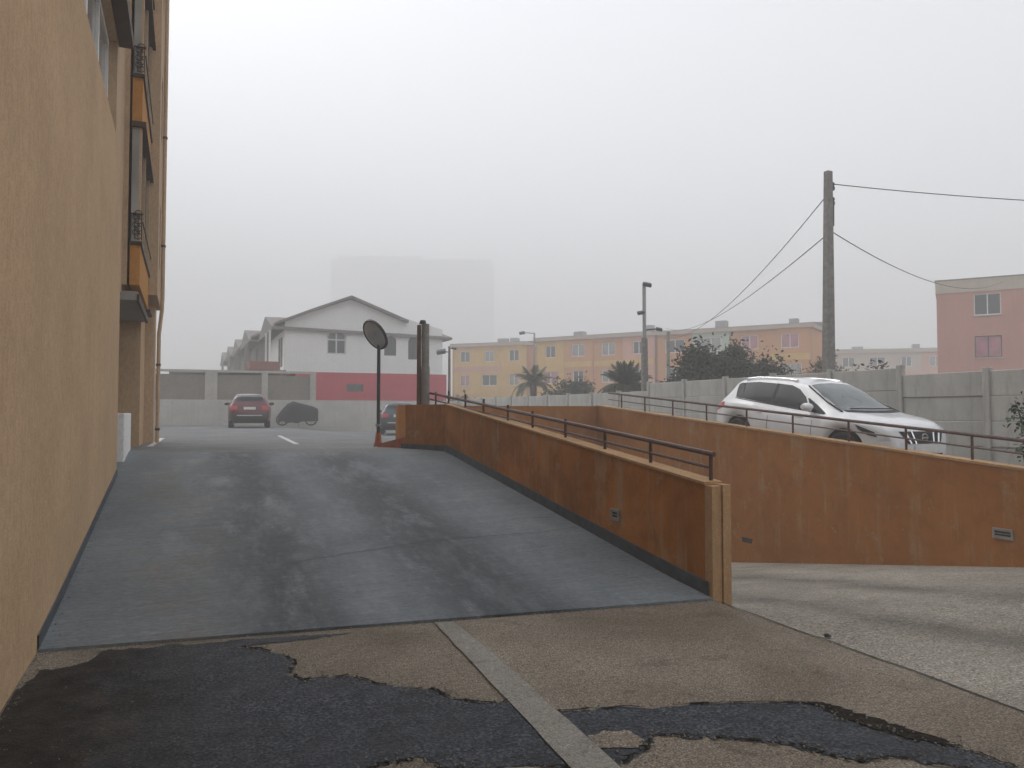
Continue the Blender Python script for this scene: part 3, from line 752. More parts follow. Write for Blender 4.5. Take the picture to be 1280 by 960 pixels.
def lampost(loc, h, r, label, heads, mat='steel', concrete_to=0):
    l = thing('lamp_post', label, 'lamp post', loc)
    if concrete_to:
        MB().tube([(0,0,0),(0,0,concrete_to)], [r*1.25, r], 10).build('lower_pole', M['conc'], l, True)
        MB().tube([(0,0,concrete_to),(0,0,h)], r*.55, 8).build('pole', M['steel'], l, True)
    else: MB().tube([(0,0,0),(0,0,h)], [r, r*.7], 8).build('pole', M[mat], l, True)
    for (x, y, z, s) in heads:
        MB().tube([(0,0,z-.05),(x*.6,y*.6,z),(x,y,z)], .03, 6).build('arm', M['dsteel'], l)
        hd = MB().box(-.28*s,.28*s,-.18*s,.18*s,-.13*s,.10*s); o = hd.build('lamp_head', M['dsteel'], l, bevel=.03*s); o.location = (x,y,z); o.rotation_euler = (R(25), R(10 if x > 0 else -10), R(-23))
    return l
lampost((16.54,25.56,.3), 6.35, .13, 'tall floodlight pole with thin steel top behind the panel wall', [(.08,-.1,6.3,.6),(-.12,.05,5.2,.5),(.55,-.2,4.55,.45)], concrete_to=4.2)
lampost((23.2,33.6,.9), 4.9, .11, 'thin grey pole standing left of the dark rounded bushes', [(0,-.05,4.85,.2)], 'conc')
lampost((25.15,54.5,.9), 6.9, .10, 'slender street lamp rising behind the loose palm tree', [(-.9,.35,6.9,.8)])
lampost((14.06,42.2,.9), 4.5, .10, 'short rusty floodlight post at the corner of the white house', [(-.45,.15,4.2,.95),(.25,-.1,4.4,.5)], 'rust')
CP = thing('concrete_post', 'stubby concrete post with brown upper half behind the orange return wall', 'post', (4.12,13.95,.9), R(-23))
MB().tube([(.05,0,0),(.05,0,1.55)], .085, 10).build('lower_post', M['conc'], CP, True)
MB().tube([(.05,0,1.55),(.05,0,2.36)], .075, 10).build('upper_post', M['conc'], CP, True)
MB().tube([(-.07,0,0),(-.07,0,2.34)], .04, 8).build('steel_upright', M['rust'], CP, True)
MB().tube([(.0,0,2.36),(.0,0,2.43)], [.07,.05], 8).build('post_cap', M['dsteel'], CP)
MR = thing('traffic_mirror', 'round convex traffic mirror on a thin dark pole at the top of the ramp', 'traffic mirror', (3.47,14.75,.9))
MB().tube([(0,0,0),(0,0,1.95)], .034, 10).build('pole', M['dsteel'], MR, True)
MB().lathe([(.0,.3),(.05,.3),(.07,.12),(.11,0),(.0,0)], 10).build('pole_base', M['kerb'], MR, True)
MB().tube([(0,0,.42),(0,0,.47)], .055, 10).build('pole_band', M['vent'], MR)
nrm = Vector((-.74,-.30,-.48)).normalized()
dm = MB().lathe([(0,.075),(.1,.07),(.2,.05),(.285,.012)], 28); o1 = dm.build('mirror_face', M['mirror'], MR, True)
rm = MB().lathe([(.285,.014),(.315,.02),(.325,-.02),(.29,-.045),(.15,-.075),(0,-.08)], 28); o2 = rm.build('mirror_rim', M['dsteel'], MR, True)
hd = MB().add([(.20*math.cos(a), .31+.0*a, 0) for a in (0,)], [])
for o in (o1, o2):
    o.location = (-.08,-.02,2.2); o.rotation_euler = nrm.to_track_quat('Z', 'Y').to_euler()
MB().tube([(0,0,1.9),(-.03,.03,2.2)], .025, 8).build('mirror_bracket', M['dsteel'], MR)

def cable(label, p, q, sag, r=.018):
    p, q = Vector(p), Vector(q); pts = []
    for k in range(25):
        t = k/24; v = p.lerp(q, t); v.z -= sag*4*t*(1-t); pts.append(v)
    tag(MB().tube(pts, r, 6).build('cable', M['cable'], smooth=True), label, 'cable', 'overhead cables on the utility pole')
cable('top cable running from the pole head to the right edge of the picture', (15.71,15.15,7.62), (24.5,11.3,7.0), .12, .012)
cable('cable sagging from the pole down to the pink building roof', (15.66,15.15,6.33), (46.0,31.2,9.6), .9, .013)
cable('upper cable sagging from the pole to the orange apartment block', (15.42,15.22,7.2), (40.5,62.0,9.6), 2.1, .013)
cable('lower cable sagging from the pole to the orange apartment block', (15.42,15.22,6.2), (41.6,60.6,9.5), 1.0, .013)

# ------------------------------------------------------------------ vegetation
def leaf_cloud(lobes, n, size, seed, shell=.3):
    rnd = random.Random(seed); m = MB()
    vol = [l[3]*l[4]*l[5] for l in lobes]; tot = sum(vol)
    for l, vv in zip(lobes, vol):
        cx, cy, cz, rx, ry, rz = l
        ncl = max(6, int(60*vv/tot*len(lobes)**.5)); cls = []
        for k in range(ncl):
            v = Vector((rnd.gauss(0,1), rnd.gauss(0,1), rnd.gauss(0,1))).normalized()*rnd.uniform(shell, 1.0)
            cls.append((v, rnd.uniform(.16,.34)))
        for k in range(int(n*vv/tot)):
            c, cr = rnd.choice(cls)
            v = c + Vector((rnd.gauss(0,1), rnd.gauss(0,1), rnd.gauss(0,1)))*cr*.8
            p = Vector((cx+v.x*rx, cy+v.y*ry, cz+v.z*rz))
            if p.z < .02: p.z = rnd.uniform(.02, .3)
            a = Vector((rnd.gauss(0,1), rnd.gauss(0,1), rnd.gauss(0,.6))).normalized(); b = a.cross(Vector((rnd.gauss(0,1), rnd.gauss(0,1), rnd.gauss(0,1)))).normalized()
            s = size*rnd.uniform(.6,1.4)
            m.add([p-a*s, p+b*s*.45, p+a*s, p-b*s*.45], [(0,1,2,3)])
    return m
def bush(name, label, cat, loc, lobes, n, size, mat, seed, group=None, trunk=True):
    t = thing(name, label, cat, loc, 0, group)
    leaf_cloud(lobes, n, size, seed).build('crown', M[mat], t)
    if trunk:
        rnd = random.Random(seed); m = MB(); base = Vector((0,0,-.2))
        for l in lobes:
            c = Vector(l[:3]); m.tube([base, base.lerp(c, .5)+Vector((rnd.uniform(-.1,.1), rnd.uniform(-.1,.1), 0)), c], [.09,.06,.03], 6)
            for k in range(5):
                e = c+Vector((rnd.uniform(-.7,.7)*l[3], rnd.uniform(-.7,.7)*l[4], rnd.uniform(-.1,.8)*l[5])); m.tube([base.lerp(c,.7), e], [.04,.015], 5)
        m.build('trunk', M['bark'], t)
    return t
gb = 'bushes behind the panel wall'
bush('bush', 'dark rounded bush behind the wall, left one of the pair', 'bush', (17.15,23.0,.2), [(-.1,0,1.8,1.25,1.0,1.4),(.6,.2,2.4,.9,.9,1.25),(-.75,0,1.3,.8,.8,1.1)], 52000, .085, 'bush', 1, gb)
bush('bush', 'largest dark bush behind the wall and the roof of the white car', 'bush', (19.4,22.9,.15), [(-1.5,.1,1.9,1.0,.9,1.3),(.7,.1,2.1,1.2,1.0,1.35),(0,0,2.1,1.4,1.2,1.65),(-.9,0,1.5,.9,.9,1.2),(1.2,0,1.6,1.1,1.1,1.2),(2.1,-.2,1.2,.9,.9,1.0)], 84000, .085, 'bush', 2, gb)
bush('bush', 'pale dry scrub between the dark bushes and the utility pole', 'bush', (22.8,22.4,.5), [(-.6,0,2.0,1.2,1.0,1.0),(1.0,0,1.6,1.2,1.0,.9),(2.4,0,1.7,1.1,.8,.8),(.2,0,2.7,.7,.5,.7)], 11000, .06, 'scrub', 3, gb)
bush('bush', 'low round bush between the two palm trees', 'bush', (19.7,37.3,.7), [(0,0,1.4,1.1,1.0,1.15),(-1.2,.3,1.0,.8,.8,.9)], 22000, .09, 'bush', 4, gb)
bush('bush', 'small dry bush beside the rusty floodlight post', 'bush', (14.7,42.6,.8), [(0,0,.9,.9,.8,1.1)], 900, .13, 'scrub', 5, gb)
bush('bush', 'low sandy scrub right of the utility pole beside the panel wall', 'bush', (16.6,14.9,.3), [(0,0,1.6,.7,.7,.95),(.7,-.4,1.2,.7,.7,.8)], 3200, .06, 'scrub', 6, gb)
# leafy shrub at the right edge, broad leaves on stems
SH = thing('shrub', 'dark green broad leaved shrub in front of the panel wall at the right edge', 'shrub', (11.15,7.05,.1))
rnd = random.Random(12); st = MB(); lf = MB()
for k in range(12):
    a = rnd.uniform(0, 6.28); e = Vector((.45*math.cos(a)*rnd.uniform(.4,1), .45*math.sin(a)*rnd.uniform(.4,1), rnd.uniform(1.0,1.75)))
    mid = e*.5+Vector((0,0,.15)); st.tube([(0,0,0), mid, e], [.016,.011,.005], 5)
    for j in range(44):
        t = rnd.uniform(.3,1); p = (mid*(1-t)+e*t) if t > .4 else mid*t*2
        p = p+Vector((rnd.gauss(0,.07), rnd.gauss(0,.07), rnd.gauss(0,.06)))
        ax = Vector((rnd.gauss(0,1), rnd.gauss(0,1), rnd.gauss(-.2,.5))).normalized(); sd = ax.cross(Vector((rnd.gauss(0,.4), rnd.gauss(0,.4), 1))).normalized(); s = rnd.uniform(.05,.10)
        lf.add([p, p+ax*s*.5+sd*s*.32, p+ax*s*1.1-Vector((0,0,.02)), p+ax*s*.5-sd*s*.32], [(0,1,2,3)])
st.build('stem', M['bark'], SH); lf.build('foliage', M['shrub'], SH)

def frond_mesh(name, L, droop, mat, seed, nl=22, width=.42):
    rnd = random.Random(seed); m = MB(); pts = []
    for k in range(nl+1):
        t = k/nl; pts.append(Vector((L*t*(1-.18*droop*t), 0, L*(.55*t-droop*.95*t*t))))
    m.tube(pts, [.03*(1-.85*k/nl) for k in range(nl+1)], 4)
    for k in range(2, nl+1):
        p = pts[k]; t = k/nl; ln = width*math.sin(math.pi*min(1, .18+.8*t))*rnd.uniform(.8,1.15)
        for s in (-1, 1):
            d = Vector((.55, s*.8, -.35+rnd.uniform(-.15,.1))).normalized(); wv = Vector((.035,0,.0))
            m.add([p-wv, p+wv, p+d*ln+Vector((0,0,-.05))], [(0,1,2)])
    return m.mesh(name, M[mat])
def palm(label, loc, h, L, nf, mat, seed, droop=.9):
    t = thing('palm_tree', label, 'palm tree', loc, 0, 'palm trees behind the panel wall')
    rnd = random.Random(seed)
    MB().tube([(0,0,-.3),(.03,0,h*.5),(0,.02,h)], [.22,.17,.19], 10).build('trunk', M['bark'], t)
    ms = [frond_mesh('frond', L*s, droop*dq, mat, seed+i, width=L*.24) for i, (s, dq) in enumerate([(1,1),(.9,.75),(.8,.4)])]
    for k in range(nf):
        tier = 0 if k < nf*.5 else (1 if k < nf*.78 else 2)
        o = link('frond', ms[tier], t); o.location = (0,0,h)
        o.rotation_euler = (rnd.uniform(-.2,.2), [R(12),R(-22),R(-48)][tier]+rnd.uniform(-.2,.2), k*2.399+rnd.uniform(-.2,.2))
    return t
palm('loose brownish palm tree with drooping fronds in front of the yellow block', (18.4,40.0,.7), 2.5, 1.6, 30, 'palm', 40)
palm('dense dark palm tree beside the floodlight pole', (17.45,28.4,.6), 2.1, 1.45, 64, 'fir', 60, .7)

# ------------------------------------------------------------------ cars
class Car:
    def __init__(s, top, belt, half, roofw, L, wr, wf, R_, zb=.28):
        s.top, s.belt_t, s.half, s.roofw, s.L, s.wr, s.wf, s.R, s.zb0 = top, belt, half, roofw, L, wr, wf, R_, zb
    def zb(s, x):
        z = s.zb0 + .10*ss((x-(s.L-.35))/.35) + .12*ss((.4-x)/.4)
        for c in (s.wr, s.wf):
            dd = abs(x-c); a = s.R+.065
            if dd < a: z = max(z, s.R+math.sqrt(a*a-dd*dd))
        return z
    def sect(s, x):
        zt = table(s.top, x); zl = min(table(s.belt_t, x), zt-.035); w_ = table(s.half, x); b = min(s.zb(x), zl-.06)
        wr_ = min(table(s.roofw, x), w_*.93); h = zl-b
        P = [(w_*.93,b),(w_*.975,b+.12*h),(w_*.995,b+.35*h),(w_,b+.6*h),(w_*.988,b+.82*h),(w_*.955,b+.95*h),(w_*.925,zl)]
        g = zt-zl; k = min(1, g/.25)
        e = (wr_, zt-.075*k-.012)
        for t in (.25,.5,.75): P.append((lerp(w_*.925, e[0], t)+.014*k*math.sin(math.pi*t), lerp(zl, e[1], t)))
        P.append(e); P.append((wr_*.94, zt-.04*k-.006)); P.append((wr_*.82, zt-.018*k-.003)); P.append((wr_*.5, zt-.004)); P.append((0, zt))
        return P
    def side_y(s, x, z):
        P = s.sect(x)
        for i in range(len(P)-1):
            if P[i][1] <= z <= P[i+1][1]:
                t = (z-P[i][1])/max(1e-6, P[i+1][1]-P[i][1]); return lerp(P[i][0], P[i+1][0], t)
        return P[0][0] if z < P[0][1] else 0
    def top_z(s, x, y):
        P = s.sect(x); y = abs(y)
        for i in range(len(P)-1, 6, -1):
            if P[i][0] <= y <= P[i-1][0]:
                t = (y-P[i][0])/max(1e-6, P[i-1][0]-P[i][0]); return lerp(P[i][1], P[i-1][1], t)
        return P[6][1]
    def end_x(s, y, z, front):
        n = 260
        for k in range(n):
            x = s.L-k*s.L*.3/n if front else k*s.L*.3/n
            if table(s.top, x) >= z and s.side_y(x, z) >= abs(y): return x
        return s.L*.7 if front else s.L*.3
    def body(s, parent, mat):
        m = MB(); xs = []
        k = 0.0
        while k < s.L: xs.append(k); k += .03 if (k < .36 or k > s.L-.45) else .05
        xs.append(s.L); rings = []
        for x in xs:
            P = s.sect(x); ring = [(x-s.L/2, p[0], p[1]) for p in P]+[(x-s.L/2, -p[0], p[1]) for p in P[-2::-1]]
            rings.append(ring)
        n = len(rings[0]); m.v = [p for r_ in rings for p in r_]
        for i in range(len(rings)-1):
            for j in range(n-1): m.f.append((i*n+j, i*n+j+1, (i+1)*n+j+1, (i+1)*n+j))
        m.f.append(tuple(range(n))); m.f.append(tuple((len(rings)-1)*n+j for j in range(n))[::-1])
        o = m.build('body', mat, parent, True)
        return o
    def patch(s, outline, mode, side=1, off=.005, step=.07):
        pts = []
        for i in range(len(outline)):
            a, b = Vector(outline[i]), Vector(outline[(i+1) % len(outline)]); n = max(1, int((b-a).length/step))
            pts += [a.lerp(b, k/n) for k in range(n)]
        ne = len(pts)
        x0, x1 = min(p.x for p in pts), max(p.x for p in pts); y0, y1 = min(p.y for p in pts), max(p.y for p in pts)
        def inside(p):
            c = False
            for i in range(ne):
                a, b = pts[i], pts[(i+1) % ne]
                if (a.y > p.y) != (b.y > p.y) and p.x < (b.x-a.x)*(p.y-a.y)/(b.y-a.y)+a.x: c = not c
            return c
        gx = x0+step*.5
        while gx < x1:
            gy = y0+step*.5
            while gy < y1:
                q = Vector((gx, gy))
                if inside(q) and min((q-e).length for e in pts[:ne]) > step*.35: pts.append(q)
                gy += step
            gx += step
        res = delaunay_2d_cdt(pts, [], [list(range(ne))], 1, 1e-6)
        def f(p):
            if mode == 'side': return (p.x-s.L/2, side*(s.side_y(p.x, p.y)+off), p.y)
            if mode == 'top': return (p.x-s.L/2, p.y, s.top_z(p.x, p.y)+off)
            if mode == 'front': return (s.end_x(p.x, p.y, True)-s.L/2+off*1.2, p.x, p.y)
            return (s.end_x(p.x, p.y, False)-s.L/2-off*1.2, p.x, p.y)
        m = MB(); m.add([f(p) for p in res[0]], res[2]); return m
    def wheels(s, parent, tw=.2):
        R_ = s.R; hw = table(s.half, s.wr)
        ty = MB().lathe([(R_*.66,-tw/2),(R_*.93,-tw/2),(R_,-tw/2+.03),(R_,tw/2-.03),(R_*.93,tw/2),(R_*.66,tw/2)], 32, 'y').mesh('wheel', M['rubber'], True)
        rm = MB().lathe([(R_*.66,-tw/2+.01),(R_*.6,-tw/2+.03),(R_*.58,tw/2-.06),(R_*.62,tw/2-.01),(R_*.67,tw/2+.002)], 32, 'y')
        for k in range(10):
            a = 2*math.pi*k/10; c, q = math.cos(a), math.sin(a); wd = .028
            v = [(c*.03-q*wd, q*.03+c*wd), (c*R_*.62-q*wd*.8, q*R_*.62+c*wd*.8), (c*R_*.62+q*wd*.8, q*R_*.62-c*wd*.8), (c*.03+q*wd, q*.03-c*wd)]
            rm.prism(v, 'y', tw/2-.055, tw/2-.015)
        rm.lathe([(0,tw/2-.01),(.06,tw/2-.01),(.065,tw/2-.05)], 16, 'y')
        rmm = rm.mesh('rim', M['steel'], True)
        for c in (s.wr, s.wf):
            for sd in (1, -1):
                o = link('wheel', ty, parent); o.location = (c-s.L/2, sd*(hw-tw/2-.03), R_)
                if sd < 0: o.rotation_euler = (0, 0, math.pi)
                link('rim', rmm, o)
        m = MB().box(.35-s.L/2, s.L/2-.4, -hw+.26, hw-.26, .2, .8); m.box(s.wr-.42-s.L/2, s.wr+.42-s.L/2, -hw+.3, hw-.3, .3, .86); m.box(s.wf-.42-s.L/2, s.wf+.42-s.L/2, -hw+.3, hw-.3, .3, .84)
        m.build('underbody', M['dark'], parent)
    def mirrors(s, parent, x, z, mat):
        for sd in (1, -1):
            y = s.side_y(x, z)
            m = MB(); 
            for i in range(9):
                pass
            m.lathe([(0,-.11),(.05,-.105),(.078,-.05),(.085,.0),(.075,.06),(.045,.105),(0,.115)], 14, 'y')
            o = m.build('wing_mirror', mat, parent, True); o.scale = (1.25,1.05,.92); o.location = (x-s.L/2, sd*(y+.16), z+.06)
            MB().tube([(x-s.L/2+.02, sd*(y-.01), z), (x-s.L/2, sd*(y+.10), z+.04)], .025, 8).build('mirror_arm', M['dark'], parent)
            MB().box(-.012,-.002,-.08,.08,-.055,.055).build('mirror_glass', M['carglass'], o).location = (-.075,0,0)
L_ = 4.75
suv = Car(top=[(0,.52),(.02,.74),(.05,.90),(.10,.99),(.2,1.10),(.4,1.35),(.62,1.555),(.85,1.615),(1.5,1.66),(2.1,1.655),(2.5,1.61),(2.8,1.515),(3.1,1.375),(3.6,1.14),(3.85,1.09),(4.15,1.06),(4.4,1.015),(4.56,.95),(4.66,.85),(4.72,.70),(4.75,.52)],
          belt=[(0,.50),(.05,.85),(.2,1.03),(.5,1.12),(1.0,1.12),(2.0,1.06),(3.0,1.01),(3.6,1.03),(3.9,1.02),(4.3,.96),(4.6,.85),(4.75,.46)],
          half=[(0,.60),(.06,.72),(.2,.82),(.5,.90),(1.0,.935),(2.4,.94),(3.7,.935),(4.1,.91),(4.4,.84),(4.6,.72),(4.7,.60),(4.75,.48)],
          roofw=[(0,.6),(.3,.66),(.6,.60),(1.2,.615),(2.2,.61),(2.8,.63),(3.5,.72),(3.8,.76),(4.2,.72),(4.6,.58),(4.75,.4)],
          L=L_, wr=.98, wf=3.80, R_=.385)
WC = thing('parked_car', 'pearl white crossover car facing right on the upper driveway behind the railing', 'car', (11.2,10.72,.01), R(-90), None, 0, 0)
yc = 12.05; WC.location = (11.95, yc, upper_z(yc)+.0); WC.rotation_euler = (0, R(4.57), R(-90)); WC.scale = (1.03,1.0,1.04)
suv.body(WC, M['silver'])
suv.wheels(WC)
for sd in (1, -1):
    suv.patch([(.66,1.47),(.80,1.205),(.95,1.19),(1.03,1.20),(.86,1.505),(.74,1.50)], 'side', sd).build('quarter_window', M['carglass'], WC, True)
    suv.patch([(1.05,1.19),(1.86,1.135),(1.84,1.535),(1.3,1.545),(.90,1.515)], 'side', sd).build('rear_side_window', M['carglass'], WC, True)
    suv.patch([(1.94,1.13),(2.93,1.075),(2.70,1.32),(2.48,1.455),(2.25,1.52),(1.93,1.535)], 'side', sd).build('front_side_window', M['carglass'], WC, True)
    suv.patch([(1.84,1.137),(1.95,1.13),(1.94,1.535),(1.83,1.537)], 'side', sd, .0045).build('door_pillar', M['dark'], WC, True)
    suv.patch([(.93,1.195),(1.06,1.19),(.915,1.512),(.845,1.505)], 'side', sd, .0045).build('door_pillar', M['dark'], WC, True)
    suv.patch([(2.97,1.07),(3.34,1.05),(3.02,1.20),(2.80,1.30),(2.76,1.30)], 'side', sd, .006).build('mirror_triangle', M['dark'], WC, True)
    suv.patch([(.78,1.18),(1.9,1.115),(3.3,1.035),(3.3,1.05),(1.9,1.13),(.78,1.195)], 'side', sd, .004, .2).build('window_seal', M['dark'], WC)
    suv.patch([(3.98,.955),(4.30,.90),(4.56,.80),(4.63,.70),(4.5,.68),(4.3,.75),(4.08,.86)], 'side', sd, .006).build('headlight', M['lamp'], WC, True)
    suv.patch([(4.06,.93),(4.40,.83),(4.46,.74),(4.3,.77),(4.12,.86)], 'side', sd, .009).build('headlight_inner', M['dark'], WC, True)
    suv.patch([(.10,.86),(.50,.97),(.48,1.09),(.25,1.06),(.14,.97)], 'side', sd, .006).build('tail_light', M['tail'], WC, True)
    for a in (1.88, 3.05): suv.patch([(a,.42),(a+.012,.42),(a+.03,1.05),(a+.018,1.05)], 'side', sd, .003, .15).build('door_gap', M['dark'], WC)
    suv.patch([(1.40,.42),(3.3,.42),(3.3,.47),(1.40,.47)], 'side', sd, .006, .2).build('sill_trim', M['dark'], WC)
    for a in (1.62, 2.72):
        y = suv.side_y(a, .95); MB().box(a-L_/2-.1, a-L_/2+.1, sd*(y-.005)-.02, sd*(y-.005)+.025, .935, .965).build('door_handle', M['silver'], WC, bevel=.008)
    MB().tube([(x-L_/2, sd*.58, suv.top_z(x, .58)+.035+.0*x) for x in (.9,1.2,1.6,2.0,2.3)], .016, 6).build('roof_rail', M['chrome'], WC, True)
    for a in (.9,2.3): MB().box(a-L_/2-.04,a-L_/2+.04,sd*.58-.015,sd*.58+.015,suv.top_z(a,.58)-.01,suv.top_z(a,.58)+.04).build('rail_foot', M['silver'], WC)
suv.patch([(2.66,-.55),(2.62,0),(2.66,.55),(3.0,.62),(3.55,.70),(3.62,.35),(3.65,0),(3.62,-.35),(3.55,-.70),(3.0,-.62)], 'top', 1, .006).build('windscreen', M['screen'], WC, True)
suv.patch([(3.57,-.68),(3.64,-.34),(3.67,0),(3.64,.34),(3.57,.68),(3.68,.66),(3.76,.3),(3.78,0),(3.76,-.3),(3.68,-.66)], 'top', 1, .007).build('cowl', M['dark'], WC, True)
for sd in (1, -1):
    MB().tube([(x-L_/2, sd*y, suv.top_z(x, y)+.012) for x, y in ((2.64,.595),(2.9,.635),(3.2,.675),(3.6,.725))], .014, 6).build('pillar_trim', M['dark'], WC, True)
MB().tube([(3.62-L_/2, y, suv.top_z(3.62-.07*abs(y), y)+.03) for y in (-.55,-.3,0,.2,.5)], .013, 6).build('wiper', M['dark'], WC)
suv.patch([(.30,-.5),(.30,.5),(.60,.55),(.60,-.55)], 'top', 1, .006).build('rear_window', M['carglass'], WC, True)
suv.patch([(-.54,.86),(.54,.86),(.40,.66),(-.40,.66)], 'front', 1, .008, .05).build('grille', M['dark'], WC, True)
for y in (-.42,-.27,.27,.42):
    MB().tube([(suv.end_x(y, .85, True)-L_/2+.014, y, .86), (suv.end_x(y*.8, .67, True)-L_/2+.018, y*.8, .66)], .022, 6).build('grille_bar', M['chrome'], WC, True)
MB().lathe([(.05,-.01),(.072,-.008),(.075,.01),(.055,.014)], 20, 'x', (suv.end_x(0, .76, True)-L_/2+.02, 0, .76)).build('emblem_ring', M['chrome'], WC, True)
MB().box(-.012,.004,-.085,.085,-.014,.014).build('emblem_bar', M['chrome'], WC).location = (suv.end_x(0, .76, True)-L_/2+.03, 0, .76)
suv.patch([(-.45,.50),(.45,.50),(.38,.42),(-.38,.42)], 'front', 1, .008, .06).build('lower_intake', M['dark'], WC)
MB().box(-.01,.01,-.26,.26,-.055,.055).build('number_plate', M['plate'], WC).location = (L_/2+.012, 0, .57)
suv.mirrors(WC, 3.0, 1.09, M['silver'])

def hatch(label, loc, rz, mat):
    L = 4.0
    c = Car(top=[(0,.50),(.02,.68),(.05,.84),(.10,.93),(.22,1.10),(.45,1.33),(.7,1.42),(1.1,1.465),(1.7,1.47),(2.1,1.42),(2.5,1.27),(2.95,1.02),(3.3,.95),(3.65,.86),(3.85,.74),(3.96,.58),(4.0,.45)],
            belt=[(0,.48),(.05,.80),(.2,.94),(.6,.98),(1.5,.95),(2.5,.92),(2.95,.91),(3.5,.82),(3.9,.6),(4.0,.42)],
            half=[(0,.68),(.06,.77),(.2,.83),(.5,.865),(1.0,.88),(2.4,.88),(3.2,.87),(3.6,.80),(3.85,.66),(4.0,.45)],
            roofw=[(0,.66),(.3,.66),(.6,.60),(1.2,.58),(1.9,.58),(2.4,.62),(3.0,.68),(3.6,.62),(4.0,.38)], L=L, wr=.72, wf=3.2, R_=.315, zb=.24)
    t = thing('parked_car', label, 'car', loc, rz)
    c.body(t, mat); c.wheels(t, .19)
    for sd in (1, -1):
        c.patch([(.62,1.27),(.75,1.04),(1.45,1.01),(1.43,1.38),(.85,1.37)], 'side', sd).build('rear_side_window', M['carglass'], t, True)
        c.patch([(1.52,1.01),(2.62,.97),(2.3,1.22),(1.95,1.36),(1.51,1.385)], 'side', sd).build('front_side_window', M['carglass'], t, True)
        c.patch([(sd*.48,.93),(sd*.74,.93),(sd*.76,.74),(sd*.48,.78)], 'rear', 1, .006, .05).build('tail_light', M['tail'], t, True)
        c.patch([(3.45,.74),(3.75,.68),(3.86,.58),(3.6,.62)], 'side', sd, .006).build('headlight', M['lamp'], t, True)
        for a in (1.48, 2.55): c.patch([(a,.38),(a+.012,.38),(a+.02,.93),(a+.008,.93)], 'side', sd, .003, .15).build('door_gap', M['dark'], t)
    c.patch([(.24,-.52),(.24,.52),(.62,.52),(.62,-.52)], 'top', 1, .006).build('rear_window', M['carglass'], t, True)
    c.patch([(2.05,-.52),(2.05,.52),(2.82,.62),(2.86,0),(2.82,-.62)], 'top', 1, .006).build('windscreen', M['screen'], t, True)
    c.patch([(-.72,.60),(.72,.60),(.70,.36),(-.70,.36)], 'rear', 1, .007, .06).build('rear_bumper', M['dark'], t, True)
    c.patch([(-.5,.55),(.5,.55),(.5,.51),(-.5,.51)], 'rear', 1, .012, .06).build('bumper_strip', M['alum'], t)
    c.patch([(-.45,.64),(.45,.64),(.35,.5),(-.35,.5)], 'front', 1, .007, .06).build('grille', M['dark'], t)
    MB().box(-.012,.006,-.24,.24,-.055,.055).build('number_plate', M['plate'], t).location = (c.end_x(0,.83,False)-L/2-.02, 0, .83)
    c.mirrors(t, 2.45, .98, mat)
    return t
hatch('small red hatchback seen from behind at the far wall of the parking lot', (2.66,35.9,.93), R(86), M['redp'])
hatch('dark blue hatchback half hidden behind the end of the orange return wall', (9.2,34.9,.60), R(75), M['bluep'])

# ------------------------------------------------------------------ covered motorcycle
MC = thing('motorcycle', 'black covered motorcycle parked against the far wall beside the red car', 'motorcycle', (5.3,40.4,.90), R(-8))
wm = MB().lathe([(.24,-.05),(.29,-.06),(.31,-.03),(.31,.03),(.29,.06),(.24,.05),(.24,-.05)], 24, 'y').mesh('wheel', M['rubber'], True)
rm = MB()
for k in range(8): a = k*math.pi/4; rm.tube([(0,0,0),(.25*math.cos(a),0,.25*math.sin(a))], .012, 5)
rm.lathe([(0,-.06),(.05,-.06),(.05,.06),(0,.06)], 10, 'y'); rmm = rm.mesh('rim', M['dsteel'])
for x in (-.72,.70):
    o = link('wheel', wm, MC); o.location = (x,0,.31); link('rim', rmm, o)
prof = [(-.92,.55,.10),(-.70,.86,.18),(-.48,1.12,.28),(-.22,1.26,.36),(.0,1.20,.32),(.25,1.13,.28),(.5,1.06,.26),(.8,.98,.22),(1.04,.86,.15)]
cv = MB(); rnd = random.Random(3); rings = []
for x, zt, wd in prof:
    ring = []
    zb = .16+rnd.uniform(-.08,.08)+(.06 if abs(x) > .6 else 0)
    for k in range(15):
        a = math.pi*k/14; yy = wd*math.cos(a)*(1+.15*math.sin(9*a+x*7)); zz = zb+(zt-zb)*math.sin(a)**.6
        ring.append((x+rnd.uniform(-.02,.02), yy, zz))
    rings.append(ring)
cv.v = [p for r_ in rings for p in r_]
for i in range(len(rings)-1):
    for j in range(14): cv.f.append((i*15+j, i*15+j+1, (i+1)*15+j+1, (i+1)*15+j))
cv.f.append(tuple(range(15))); cv.f.append(tuple(8*15+j for j in range(15))[::-1])
cv.build('cover', M['cover'], MC, True)
MB().tube([(-.5,-.36,1.0),(-.42,-.2,1.05),(-.42,.2,1.05),(-.5,.36,1.0)], .02, 6).build('handlebar', M['dsteel'], MC)
for s in (-1, 1): MB().tube([(-.42,s*.1,.95),(-.72,s*.1,.31)], .025, 6).build('fork', M['dsteel'], MC)
MB().box(-.28,.3,-.14,.14,.22,.6).build('engine', M['dark'], MC, bevel=.04)
MB().tube([(-.1,.18,.3),(.5,.18,.3),(.8,.2,.36)], .045, 8).build('exhaust', M['dsteel'], MC)
MB().tube([(.05,-.1,.3),(.1,-.32,.0)], .015, 6).build('side_stand', M['dsteel'], MC)

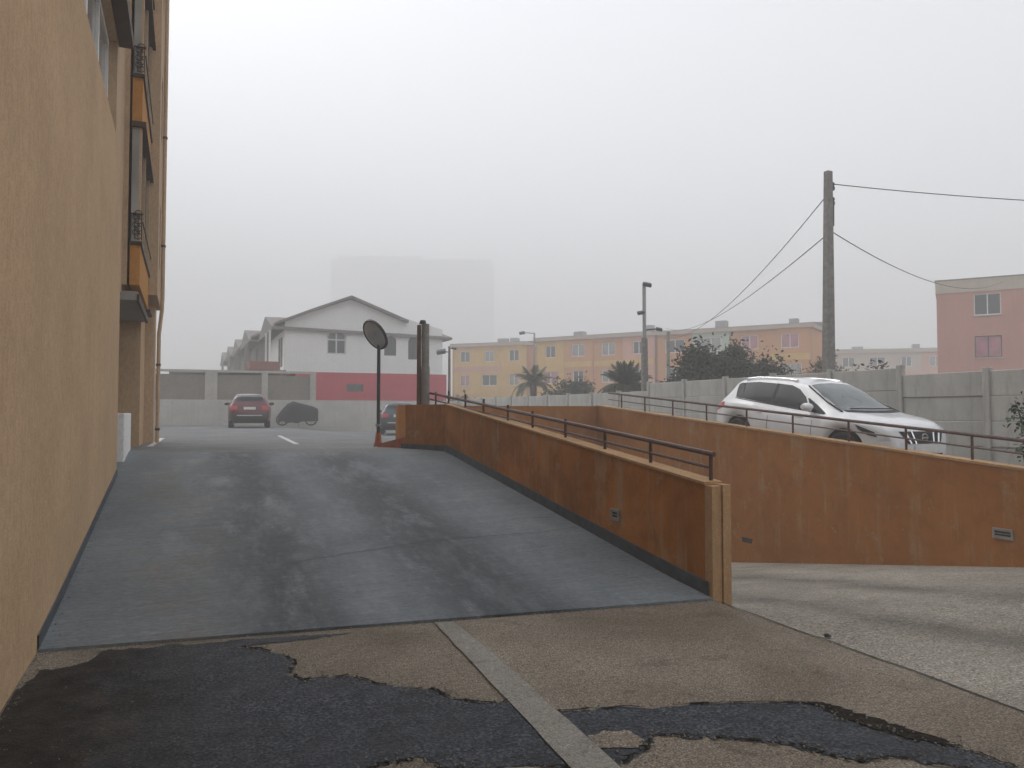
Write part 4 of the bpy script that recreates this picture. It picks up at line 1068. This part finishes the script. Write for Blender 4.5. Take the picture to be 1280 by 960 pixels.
gv = MB(); rnd = random.Random(17)
def grit(x, y, z, sz):
    o = [(rnd.uniform(.7,1.2)*sz*math.cos(a), rnd.uniform(.7,1.2)*sz*math.sin(a)) for a in (0,1.26,2.5,3.8,5.0)]
    gv.add([(x+a, y+b, z) for a, b in o]+[(x+a*.6, y+b*.6, z+sz*.7) for a, b in o], [(5,6,7,8,9)]+[(i,(i+1)%5,5+(i+1)%5,5+i) for i in range(5)])
for rp in (RIM, RIM2, RIM3, RIM4):
    for i in range(len(rp)-1):
        for k in range(16):
            p = Vector(rp[i]).lerp(Vector(rp[i+1]), rnd.random()); grit(p.x+rnd.gauss(0,.05), p.y+rnd.gauss(0,.05), .008, rnd.uniform(.003,.009))
for k in range(900): grit(rnd.uniform(-.85,4.0), rnd.uniform(2.2,5.4), .003, rnd.uniform(.002,.006))
for k in range(260): grit(4.16+abs(rnd.gauss(0,.25)), rnd.uniform(2.2,5.2), .003, rnd.uniform(.002,.006))
for k in range(300):
    y = rnd.uniform(2.5,12); grit(-.87+abs(rnd.gauss(0,.04)), y, (ramp_z(-.88,y) if y > 6 else .003), rnd.uniform(.003,.009))
for k in range(220):
    x = rnd.uniform(-.8,4.1); grit(x, lerp(6.0,5.39,(x+.88)/5.04)-abs(rnd.gauss(0,.03)), .004, rnd.uniform(.003,.008))
tag(gv.build('gravel', M['grit']), kind='stuff')
# pebble on the driveway joint
bm_ = MB(); rnd = random.Random(2)
bm_.lathe([(0,.0),(.022,.003),(.028,.012),(.018,.022),(0,.026)], 7)
bm_.v = [(x+rnd.uniform(-.008,.008), y+rnd.uniform(-.008,.008), z) for x, y, z in bm_.v]
o = bm_.build('stone', M['crack']); o.location = (4.23,4.2,.0); tag(o, 'small dark stone lying on the driveway joint right of the pale wall end', 'stone')

# ------------------------------------------------------------------ fog
hz = MB().box(-420,520,-150,700,-4.5,116).build('haze'); tag(hz, kind='stuff')
mt = bpy.data.materials.new('haze_volume'); mt.use_nodes = True; t = mt.node_tree; t.nodes.clear()
pv = t.nodes.new('ShaderNodeVolumePrincipled'); pv.inputs['Color'].default_value = (.985,.99,.995,1); pv.inputs['Density'].default_value = .0066; pv.inputs['Anisotropy'].default_value = 0.0
oo = t.nodes.new('ShaderNodeOutputMaterial'); t.links.new(pv.outputs[0], oo.inputs['Volume'])
hz.data.materials.append(mt)
